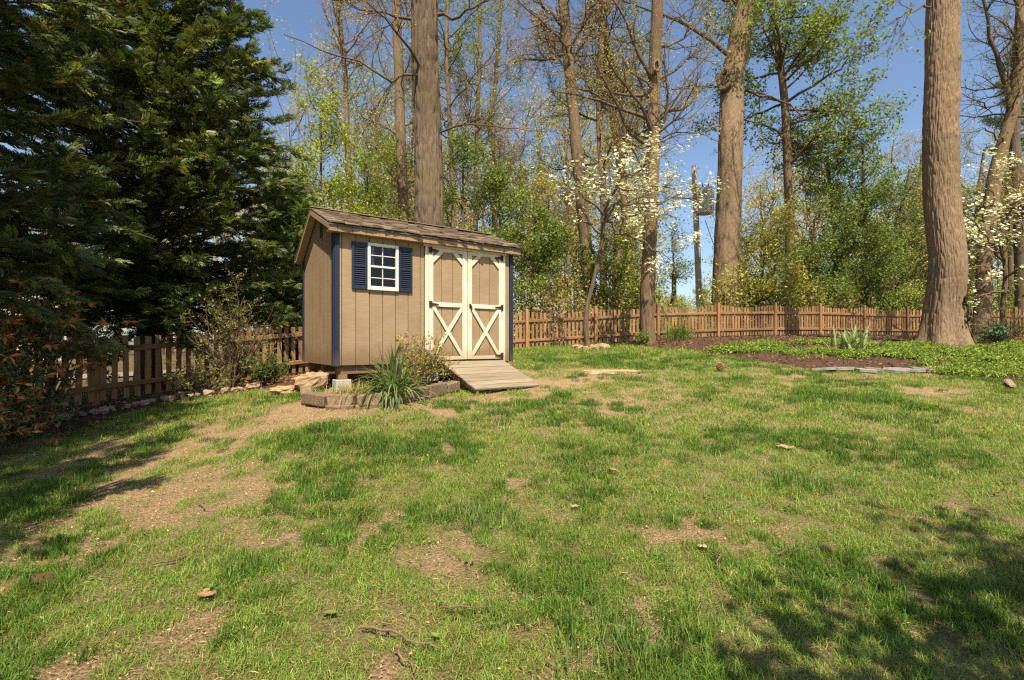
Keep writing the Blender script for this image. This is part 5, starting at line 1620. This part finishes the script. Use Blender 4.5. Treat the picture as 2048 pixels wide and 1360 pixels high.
# ivy sprig on the huge trunk
rng_ = np.random.default_rng(150)
mb = MB()
n = 150
a_ = math.radians(-62)
zz = rng_.uniform(.45, 1.35, n)
aa_ = a_ + rng_.normal(0, .12, n) + .12 * np.sin(zz * 9)
rad_ = .46 + .22 * np.exp(-zz / .6)
leaves_mesh(mb, np.stack([np.cos(aa_) * (rad_), np.sin(aa_) * (rad_), zz], -1), rng_.uniform(.05, .09, n), palette(rng_, n, [(.012, .02, .01), (.025, .04, .015)]), rng_, asp=.8)
zv = np.linspace(.1, 1.4, 12); av = a_ + .12 * np.sin(zv * 9)
rv_ = .46 + .22 * np.exp(-zv / .6)
V, q = tubes(np.stack([np.cos(av) * rv_, np.sin(av) * rv_, zv], -1)[None], np.full((1, 12), .008), 5)
iv = link('ivy_sprig', raw_mesh('ivy_sprig', V, [q], M['bark_twig']), None, (12.11, 14.0, G(12.11, 14.0)))
mb.build('foliage', M['gloss_leaf'], iv)
tag(iv, 'dark ivy sprig clinging low on the huge ridged trunk', 'ivy')

# ------------------------------------------------------------------ background: utility pole, stump, house
pY = 30.0
pb = wpt(1402, 640, pY); pt = wpt(1388, 332, pY)
gp = G(pb[0], pb[1])
po = thing('utility_pole', 'leaning grey utility pole with a drum transformer behind the dogwood', 'utility pole', (pb[0], pb[1], gp))
V, q = tubes(np.array([[[0, 0, -.2], [(pt[0] - pb[0]) * .5, 0, (pt[2] - gp) * .5], [pt[0] - pb[0], 0, pt[2] - gp]]]), np.array([[.2, .18, .15]]), 14)
link('pole', raw_mesh('pole', V, [q, np.array([[28 + k for k in range(14)]])], M['pole'], None, True), po)
tc_ = wpt(1406, 405, pY) - np.array([pb[0], pb[1], gp])
mb = MB()
zz = [-.78, -.74, .66, .72, .78]; rr_ = [.42, .46, .46, .48, .30]
V, q = tubes(np.array([[[tc_[0], -.35, tc_[2] + z] for z in zz]]), np.array([rr_]), 20)
mb.add(V, [q, np.array([[k for k in range(20)][::-1]]), np.array([[80 + k for k in range(20)]])])
for k in range(12):
    a = k / 12 * 6.28
    Vb, fb_ = cbox(.06, .03, 1.2, b=.006)
    mb.add(xf(Vb, (tc_[0] + .475 * math.cos(a), -.35 + .475 * math.sin(a), tc_[2] - .02), (0, 0, a + 1.57)), fb_)
mb.build('transformer', M['can'], po)
for dx in (-.15, .18):
    V, q = tubes(np.array([[[tc_[0] + dx, -.35, tc_[2] + .76], [tc_[0] + dx, -.35, tc_[2] + .9], [tc_[0] + dx, -.35, tc_[2] + 1.05]]]), np.array([[.06, .04, .02]]), 8)
    link('bushing', raw_mesh('bushing', V, [q], M['iron'], None, True), po)
w0 = wpt(1410, 440, pY) - np.array([pb[0], pb[1], gp]); w1 = wpt(1440, 520, pY) - np.array([pb[0], pb[1], gp])
V, q = tubes(np.array([[w0, (w0 + w1) / 2 - np.array([0, 0, .1]), w1]]), np.full((1, 3), .02), 5)
link('guy_wire', raw_mesh('guy_wire', V, [q], M['iron']), po)
sp_ = wpt(1348, 640, 24)
gs = G(sp_[0], sp_[1])
st_ = thing('wooden_post', 'short brown post standing behind the fence in the sky gap', 'post', (sp_[0], sp_[1], gs))
hp = wpt(1348, 545, 24)[2] - gs
V, q, C, rr = trunk_mesh([(0, 0, -.1), (0, 0, hp)], (.13, .11), 12, 20, .015, 14, 0, 4, .3, 3)
link('shaft', raw_mesh('shaft', V, [q, np.array([[19 * 12 + k for k in range(12)]])], M['bark_dark'], None, True), st_)

def house(x, y, yaw, w, d, h, label):
    g = G(x, y)
    t = thing('house', label, 'house', (x, y, g), yaw)
    V, f = cbox(w, d, h, b=.01)
    link('wall', raw_mesh('wall', xf(V, (0, 0, h / 2)), f, M['cream']), t)
    V, f = prism([(-d / 2 - .4, h), (d / 2 + .4, h), (0, h + d * .32)], -w / 2 - .3, w / 2 + .3)
    link('roof', raw_mesh('roof', V, f, M['roofgrey']), t, rot=(0, 0, math.radians(90)))
    for fx2 in np.arange(-w / 2 + 1.4, w / 2 - 1, 2.4):
        for z in (1.6, 4.4):
            if z + 1 > h: continue
            wn_ = boxobj('window', (1.15, .06, 1.5), (fx2, -d / 2 - .03, z), M['vinyl'], t)
            for sx in (-1, 1):
                for sz in (-1, 1):
                    boxobj('pane', (.44, .03, .62), (sx * .25, -.025, sz * .34), M['roofgrey'], wn_)
house(-34.8, 30, math.radians(42), 12, 8, 5.6, 'cream sided house glimpsed through the shrubs at the left edge')

# ------------------------------------------------------------------ small things on the lawn
def on_lawn(px, py):
    x, y = hit(px, py)
    return x, y, G(x, y)
def dead_leaf(px, py, s, colr, label, seed, name='dead_leaf'):
    x, y, z = on_lawn(px, py)
    rg = np.random.default_rng(seed)
    n = 18
    a = np.arange(n) / n * 2 * np.pi
    r = s / 2 * (.62 + .30 * np.abs(np.cos(a * 2.5)) + rg.uniform(-.08, .08, n))
    px_, py_ = r * np.cos(a) * 1.25, r * np.sin(a) * .85
    curl = rg.uniform(.5, 1.4) / s
    V = np.r_[np.c_[px_, py_, curl * py_ ** 2 + .3 * curl * px_ ** 2 + rg.normal(0, .02 * s, n)], np.c_[px_ * .45, py_ * .45, curl * (py_ * .45) ** 2 + rg.normal(0, .02 * s, n)], [[0, 0, 0]]]
    f4 = np.array([[k, (k + 1) % n, n + (k + 1) % n, n + k] for k in range(n)])
    f = np.array([[n + k, n + (k + 1) % n, 2 * n] for k in range(n)])
    o = link(name, raw_mesh(name, V, [f4, f], M['litter'], np.array(colr) * rg.uniform(.7, 1.15, (len(V), 1)), True), None, (x, y, z + .010), (rg.normal(0, .12), rg.normal(0, .12), rg.uniform(0, 6)))
    tag(o, label, 'leaf', 'fallen leaves on the lawn')
dead_leaf(1570, 897, .15, (.40, .27, .15), 'pale curled dead leaf on the right half of the lawn', 1)
dead_leaf(1226, 944, .11, (.33, .20, .11), 'small brown dead leaf near the middle of the lawn', 2)
dead_leaf(412, 1196, .09, (.28, .17, .095), 'pinkish brown leaf on the bare lower left soil', 3)
dead_leaf(90, 1165, .14, (.10, .055, .03), 'dark brown crumpled leaf at the lower left', 4)
dead_leaf(660, 1232, .07, (.16, .21, .05), 'green fallen leaf at the bottom of the lawn', 5)
dead_leaf(870, 1278, .05, (.18, .22, .05), 'tiny green leaf beside the curved twig', 6)
dead_leaf(1405, 1098, .065, (.48, .38, .26), 'whitish dead leaf above the twig at lower centre', 8)
dead_leaf(1150, 1016, .06, (.4, .28, .15), 'little brown leaf in the centre grass', 10)

def stick(pp, r, label, seed, mat='bark_twig', name='fallen_stick'):
    rg = np.random.default_rng(seed)
    W_ = np.array([[*hit(px, py)] for px, py in pp])
    P_ = spline(np.c_[W_, H(W_[:, 0], W_[:, 1])], 9)
    P_[:, 2] = H(P_[:, 0], P_[:, 1]) + r + .012 + .01 * np.abs(rg.normal(0, 1, 9))
    P_[1:-1, :2] += rg.normal(0, .008, (7, 2))
    c = P_[4].copy()
    V, q = tubes((P_ - c)[None], np.linspace(r, r * .5, 9)[None], 6)
    o = link(name, raw_mesh(name, V, [q], M[mat], None, True), None, c)
    tag(o, label, 'stick', 'fallen sticks on the lawn')
stick([(722, 1264), (780, 1274), (830, 1295), (880, 1308)], .007, 'curved grey twig at the bottom left of the lawn centre', 1, 'bark_mid')
stick([(880, 1224), (920, 1230), (985, 1222)], .006, 'thin straight twig above the curved grey twig', 2, 'bark_mid')
stick([(1432, 1122), (1436, 1140), (1456, 1160)], .005, 'short bent twig below the whitish leaf', 3, 'bark_mid')
stick([(1548, 1117), (1600, 1105), (1642, 1112)], .005, 'slender twig on the grass left of the tree shade', 4)
stick([(306, 1138), (350, 1128), (402, 1096)], .006, 'pale bent twig on the left bare soil', 5, 'bark_mid')
stick([(790, 1310), (820, 1350), (830, 1375)], .006, 'brown twig running out at the bottom edge', 6, 'bark_mid')
stick([(395, 1010), (410, 1020), (430, 1022)], .006, 'small hooked twig on the upper bare soil', 7, 'bark_mid')
stick([(1870, 1260), (1900, 1275), (1955, 1287)], .005, 'grey twig lying in the lower right shade', 8)
# bleached board at the right lawn edge
x0_, y0_ = hit(1985, 765); x1_, y1_ = hit(2000, 780)
bo = thing('weathered_board', 'short bleached wooden board lying at the right edge of the lawn', 'board', (x0_, y0_ - .3, G(x0_, y0_ - .3)))
V, f = cbox(.09, .85, .035, b=.006, jit=.006, seed=3)
link('plank', raw_mesh('plank', V, f, M['ramp']), bo, (0, 0, .05), (.06, 0, -.70))
# cone
x, y, z = on_lawn(1440, 742)
pc = thing('pine_cone', 'upright brown pine cone on the lawn near the mulch bed', 'pine cone', (x, y, z))
mb = MB()
for k in range(46):
    u = k / 46; a = k * 2.4
    r = .05 * math.sin(math.pi * (.15 + .8 * u)) + .006
    Vb, fb_ = cbox(.05, .035, .010, b=.003)
    mb.add(xf(Vb, (r * math.cos(a), r * math.sin(a), .02 + u * .14), (0, -.5, a)), fb_)
mb.build('scales', M['cone'], pc)

# ------------------------------------------------------------------ grass and groundcover (uncountable)
def tuft_proto(rng, n, rad, L_, w, cs, segs=3, lean=(.1, .9), straw=0.0):
    az = rng.uniform(0, 6.28, n); r = rad * np.sqrt(rng.uniform(0, 1, n)); a2 = rng.uniform(0, 6.28, n)
    P = [np.stack([r * np.cos(a2), r * np.sin(a2), np.full(n, -.01)], -1)]
    le = rng.uniform(lean[0], lean[1], n); ll = rng.uniform(L_[0], L_[1], n)
    isst = rng.uniform(0, 1, n) < straw
    le = np.where(isst, rng.uniform(1.0, 1.5, n), le)
    el = np.pi / 2 - le * .75
    for k in range(segs - 1):
        d = np.stack([np.cos(az) * np.cos(el), np.sin(az) * np.cos(el), np.sin(el)], -1)
        P.append(P[-1] + d * (ll / (segs - 1))[:, None])
        el = el - le * .7
    P = np.stack(P, 1)
    P[:, :, 2] = np.maximum(P[:, :, 2], np.where(np.arange(segs) > 0, .004, -.01))
    fa_ = rng.uniform(0, 6.28, n)
    side = np.stack([-np.sin(az + .5 * np.sin(fa_)), np.cos(az + .5 * np.sin(fa_)), np.zeros(n)], -1)
    ww_ = w * rng.uniform(.7, 1.25, n)
    prof = np.linspace(1, .55, segs)
    Vl = P[:, :-1] - side[:, None] * (ww_[:, None] * prof[None, :-1])[..., None] / 2
    Vr = P[:, :-1] + side[:, None] * (ww_[:, None] * prof[None, :-1])[..., None] / 2
    V = np.concatenate([np.stack([Vl, Vr], 2).reshape(n, -1, 3), P[:, -1:]], 1)   # 2*(segs-1)+1
    m = V.shape[1]
    b_ = (np.arange(n) * m)[:, None]
    tris = []
    for k in range(segs - 2):
        tris += [b_ + np.array([2 * k, 2 * k + 1, 2 * k + 3]), b_ + np.array([2 * k, 2 * k + 3, 2 * k + 2])]
    tris.append(b_ + np.array([m - 3, m - 2, m - 1]))
    c = palette(rng, n, cs, .2)
    st = palette(rng, n, [(.42, .30, .15), (.34, .25, .12), (.50, .38, .2)], .15)
    c = np.where(isst[:, None], st, c)
    return V.reshape(-1, 3), np.concatenate(tris), np.repeat(c, m, axis=0)

def leaf_proto(rng, n, rad, h, size, cs):
    mb = MB()
    p = np.stack([rng.normal(0, rad * .5, n), rng.normal(0, rad * .5, n), rng.uniform(.01, h, n)], -1)
    leaves_mesh(mb, p, rng.uniform(size[0], size[1], n), palette(rng, n, cs), rng, up=.5, asp=.55)
    return np.concatenate(mb.V), np.concatenate(mb.Fq[3]), np.concatenate(mb.C)

def scatter(name, protos, pts, rot, scl, pid, mat, label):
    """points and tuft shapes in one mesh; nodes set a tuft on each point"""
    V, F_, C, A_pid, is_p = [], [], [], [], []
    n0 = 0
    for k, (v, f, c) in enumerate(protos):
        V.append(v); F_.append(f + n0); C.append(c); n0 += len(v)
        A_pid.append(np.full(len(v), k)); is_p.append(np.ones(len(v), bool))
    V.append(pts); C.append(np.ones((len(pts), 3))); A_pid.append(pid); is_p.append(np.zeros(len(pts), bool))
    me = raw_mesh(name, np.concatenate(V), [np.concatenate(F_)], mat, np.concatenate(C))
    a = me.attributes.new('pid', 'INT', 'POINT'); a.data.foreach_set('value', np.concatenate(A_pid).astype(np.int32))
    a = me.attributes.new('isp', 'BOOLEAN', 'POINT'); a.data.foreach_set('value', np.concatenate(is_p))
    rv = np.zeros((n0 + len(pts), 3), np.float32); rv[n0:] = rot
    a = me.attributes.new('rotv', 'FLOAT_VECTOR', 'POINT'); a.data.foreach_set('vector', rv.ravel())
    sv = np.ones(n0 + len(pts), np.float32); sv[n0:] = scl
    a = me.attributes.new('sclv', 'FLOAT', 'POINT'); a.data.foreach_set('value', sv)
    o = link(name, me)
    ng = bpy.data.node_groups.new(name + '_nodes', 'GeometryNodeTree')
    ng.interface.new_socket('Geometry', in_out='INPUT', socket_type='NodeSocketGeometry')
    ng.interface.new_socket('Geometry', in_out='OUTPUT', socket_type='NodeSocketGeometry')
    N = ng.nodes.new; L = ng.links.new
    gi = N('NodeGroupInput'); go = N('NodeGroupOutput')
    def na(nm, t):
        x = N('GeometryNodeInputNamedAttribute'); x.data_type = t; x.inputs[0].default_value = nm
        return next(s for s in x.outputs if s.enabled and s.name == 'Attribute')
    sep = N('GeometryNodeSeparateGeometry'); sep.domain = 'POINT'
    L(gi.outputs[0], sep.inputs['Geometry']); L(na('isp', 'BOOLEAN'), sep.inputs['Selection'])
    spl = N('GeometryNodeSplitToInstances'); spl.domain = 'POINT'
    L(sep.outputs['Selection'], spl.inputs['Geometry']); L(na('pid', 'INT'), spl.inputs['Group ID'])
    iop = N('GeometryNodeInstanceOnPoints')
    L(sep.outputs['Inverted'], iop.inputs['Points']); L(spl.outputs['Instances'], iop.inputs['Instance'])
    iop.inputs['Pick Instance'].default_value = True
    L(na('pid', 'INT'), iop.inputs['Instance Index'])
    e2r = N('FunctionNodeEulerToRotation')
    L(na('rotv', 'FLOAT_VECTOR'), e2r.inputs[0]); L(e2r.outputs[0], iop.inputs['Rotation'])
    L(na('sclv', 'FLOAT'), iop.inputs['Scale'])
    L(iop.outputs[0], go.inputs[0])
    md = o.modifiers.new('scatter', 'NODES'); md.node_group = ng
    tag(o, label[0], label[1], kind='stuff')
    return o

def lawn():
    rng = np.random.default_rng(200)
    GC = [(.135, .25, .032), (.175, .285, .040), (.105, .21, .026), (.215, .305, .046), (.24, .285, .055)]
    GL = [(.088, .17, .022), (.118, .205, .028), (.068, .142, .019)]
    protos = []
    for k in range(4): protos.append(tuft_proto(rng, 46, .075, (.03, .065), .0028, GC, 4, lean=(.2, 1.15), straw=.07))          # fine, near   0-3
    for k in range(3): protos.append(tuft_proto(rng, 56, .06, (.045, .085), .0034, GL, 4, lean=(.15, 1.1), straw=.03))          # lush, near   4-6
    for k in range(4): protos.append(tuft_proto(rng, 40, .12, (.035, .065), .0052, GC, 3, lean=(.2, 1.1), straw=.07))             # mid          7-10
    for k in range(3): protos.append(tuft_proto(rng, 54, .10, (.05, .09), .006, GL, 3, lean=(.15, 1.05), straw=.03))           # mid lush     11-13
    for k in range(3): protos.append(tuft_proto(rng, 36, .22, (.045, .09), .012, GC, 3, straw=.14))             # far          14-16
    P, pid, scl = [], [], []
    def band(y0, y1, dens, normal, lushy, sc):
        xm = 1.35 * y1 + 1.5
        n = int(dens * (2 * xm) * (y1 - y0))
        x = rng.uniform(-xm, xm, n); y = rng.uniform(y0, y1, n)
        k = np.abs(x) < 1.35 * np.maximum(y, .1) + 1.5
        x, y = x[k], y[k]
        k = (x > -9.5) & (x < 22)
        x, y = x[k], y[k]
        m = masks(x, y)
        keep = rng.uniform(0, 1, len(x)) < m['cover'] ** 1.3 * .97 + .03 * (m['cover'] > .02)
        x, y, c, lu = x[keep], y[keep], m['cover'][keep], m['lush'][keep]
        z = H(x, y) - .012
        isl = rng.uniform(0, 1, len(x)) < np.clip(lu * .75 + (fbm(x, y, 1.5, 77) - .50) * 4.0, 0, .92)
        P.append(np.stack([x, y, z], -1))
        pid.append(np.where(isl, rng.choice(lushy, len(x)), rng.choice(normal, len(x))))
        scl.append(rng.uniform(.7, 1.25, len(x)) * sc * (.6 + .4 * c) * (1 + .15 * np.minimum(lu, 1)))
    band(.8, 3.4, 330, [0, 1, 2, 3], [4, 5, 6], 1.0)
    band(3.4, 5.5, 190, [0, 1, 2, 3], [4, 5, 6], 1.15)
    band(5.5, 8.5, 105, [7, 8, 9, 10], [11, 12, 13], 1.0)
    band(8.5, 12, 85, [7, 8, 9, 10], [11, 12, 13], 1.0)
    band(12, 19, 46, [14, 15, 16], [14, 15, 16], 1.0)
    P = np.concatenate(P); pid = np.concatenate(pid); scl = np.concatenate(scl)
    rot = np.stack([rng.normal(0, .08, len(P)), rng.normal(0, .08, len(P)), rng.uniform(0, 6.28, len(P))], -1)
    nw = 170
    yw = 1.5 + 8 * rng.uniform(0, 1, nw) ** 1.3; xw = rng.uniform(-1.1, 1.1, nw) * yw
    mw = masks(xw, yw)
    kw = mw['cover'] > .2
    xw, yw = xw[kw], yw[kw]
    for k in range(3): protos.append(leaf_proto(rng, 9, .05, .02, (.018, .036), [(.12, .19, .028), (.15, .21, .04)]))
    P = np.concatenate([P, np.stack([xw, yw, H(xw, yw)], -1)]); pid = np.concatenate([pid, rng.integers(17, 20, len(xw))]); scl = np.concatenate([scl, rng.uniform(.6, 1.3, len(xw))])
    rot = np.stack([rng.normal(0, .08, len(P)), rng.normal(0, .08, len(P)), rng.uniform(0, 6.28, len(P))], -1)
    scatter('grass', protos, P, rot, scl, pid, M['blade'], ('patchy spring lawn grass with dry straw between the blades', 'grass'))
lawn()

def vinca():
    rng = np.random.default_rng(210)
    protos = [leaf_proto(rng, 60, .2, .16, (.05, .085), [(.165, .255, .034), (.215, .30, .042), (.275, .34, .055), (.11, .185, .028)]) for k in range(5)]
    n = 30000
    x = rng.uniform(4.5, 20, n); y = rng.uniform(8, 16, n)
    m = masks(x, y)
    wts = fbm(x, y, 1.5, 31); w2 = fbm(x, y, 3.1, 33)
    k = m['vinca'] & (rng.uniform(0, 1, n) < np.where(in_poly(x, y, VINCA2), np.clip((wts - .44) * 5, 0, 1) * .8, np.clip((w2 - .43) * 7, .08, 1)) * .5)
    x, y, w = x[k], y[k], wts[k]
    z = H(x, y) - .01
    s = .28 + .9 * w
    scatter('groundcover', protos, np.stack([x, y, z], -1), np.stack([rng.normal(0, .1, len(x)), rng.normal(0, .1, len(x)), rng.uniform(0, 6.28, len(x))], -1), s, rng.integers(5, size=len(x)), M['blade'],
            ('bright green leafy groundcover around the huge ridged trunk', 'groundcover'))
vinca()

def litter():
    rng = np.random.default_rng(220)
    mb = MB()
    # mulch chips in the bed
    n = 14000
    x = rng.uniform(3, 20, n); y = rng.uniform(9, 22, n)
    k = masks(x, y)['mulch'] > .5
    x, y = x[k], y[k]
    leaves_mesh(mb, np.stack([x, y, H(x, y) + rng.uniform(0, .03, len(x))], -1), rng.uniform(.05, .13, len(x)), palette(rng, len(x), [(.12, .07, .04), (.18, .11, .07), (.25, .165, .105), (.08, .045, .028)]), rng, up=.9, asp=.3)
    o = mb.build('mulch_chips', M['litter'])
    tag(o, 'reddish brown mulch chips covering the bed before the right fence', 'mulch', kind='stuff')
    mb = MB()
    n = 26000
    y = 1.2 + 11 * rng.uniform(0, 1, n) ** 1.5
    x = rng.uniform(-1.3, 1.3, n) * y
    m = masks(x, y)
    k = (m['mulch'] < .5) & (~in_poly(x, y, SHEDPOLY)) & (~m['outside'])
    x, y = x[k], y[k]
    n = len(x)
    kind = rng.uniform(0, 1, n)
    P = np.stack([x, y, H(x, y) + rng.uniform(-.004, .010, n)], -1)
    kind = np.where(rng.uniform(0, 1, n) < .75 * masks(x, y)['cover'], .95, kind)
    a = kind < .6      # straw strands
    leaves_mesh(mb, P[a], rng.uniform(.02, .055, a.sum()) * (.7 + .08 * y[a]), palette(rng, a.sum(), [(.46, .34, .18), (.36, .25, .13), (.28, .18, .09), (.52, .40, .22)]), rng, up=2.5, asp=.09)
    a = (kind >= .6) & (kind < .88)   # crumbs and bits of leaf
    leaves_mesh(mb, P[a], rng.uniform(.007, .020, a.sum()) * (.6 + .08 * y[a]), palette(rng, a.sum(), [(.30, .17, .08), (.22, .12, .06), (.40, .25, .13), (.14, .08, .045)]), rng, up=.8, asp=.6)
    a = kind >= .965
    leaves_mesh(mb, P[a], rng.uniform(.014, .028, a.sum()) * (.7 + .06 * y[a]), palette(rng, a.sum(), [(.52, .40, .26), (.42, .30, .17), (.34, .3, .08)]), rng, up=1.0, asp=.45)
    n = 14000
    y = 1.2 + 6 * rng.uniform(0, 1, n) ** 1.4
    x = rng.uniform(-1.2, 1.2, n) * y
    m = masks(x, y)
    k = rng.uniform(0, 1, n) < 1.05 - m['cover']
    x, y = x[k], y[k]; n = len(x)
    sz = rng.uniform(.003, .0075, n) * rng.uniform(.6, 1.3, n)
    tet = np.array([[1, 0, -.3], [-.5, .87, -.3], [-.5, -.87, -.3], [0, 0, .8]])
    jit = rng.normal(0, .25, (n, 4, 3)) + tet
    V = np.stack([x, y, H(x, y) + sz * .2], -1)[:, None] + jit * sz[:, None, None]
    f = np.arange(n)[:, None] * 4
    mb.add(V.reshape(-1, 3), [np.concatenate([f + np.array(q) for q in ([0, 1, 3], [1, 2, 3], [2, 0, 3])])], np.repeat(palette(rng, n, [(.42, .26, .13), (.30, .18, .085), (.52, .35, .19)]), 4, axis=0))
    o = mb.build('litter', M['litter'])
    tag(o, 'dry leaf bits and straw scattered over the lawn and bare soil', 'litter', kind='stuff')
    # brown leaves drifted under the fence and shrubs
    mb = MB()
    n = 5000
    x = rng.uniform(-10, 0, n); y = rng.uniform(5, 17, n)
    m = masks(x, y)
    k = (m['soil'] > .5) & ~in_poly(x, y, SHEDPOLY)
    x, y = x[k], y[k]; n = len(x)
    leaves_mesh(mb, np.stack([x, y, H(x, y) + rng.uniform(-.01, .02, n)], -1), rng.uniform(.05, .1, n), palette(rng, n, [(.26, .14, .07), (.18, .09, .045), (.34, .2, .1)]), rng, up=1.0, asp=.6)
    o = mb.build('leaf_litter', M['litter'])
    tag(o, 'brown fallen leaves under the left fence and around the shed', 'leaf litter', kind='stuff')
litter()
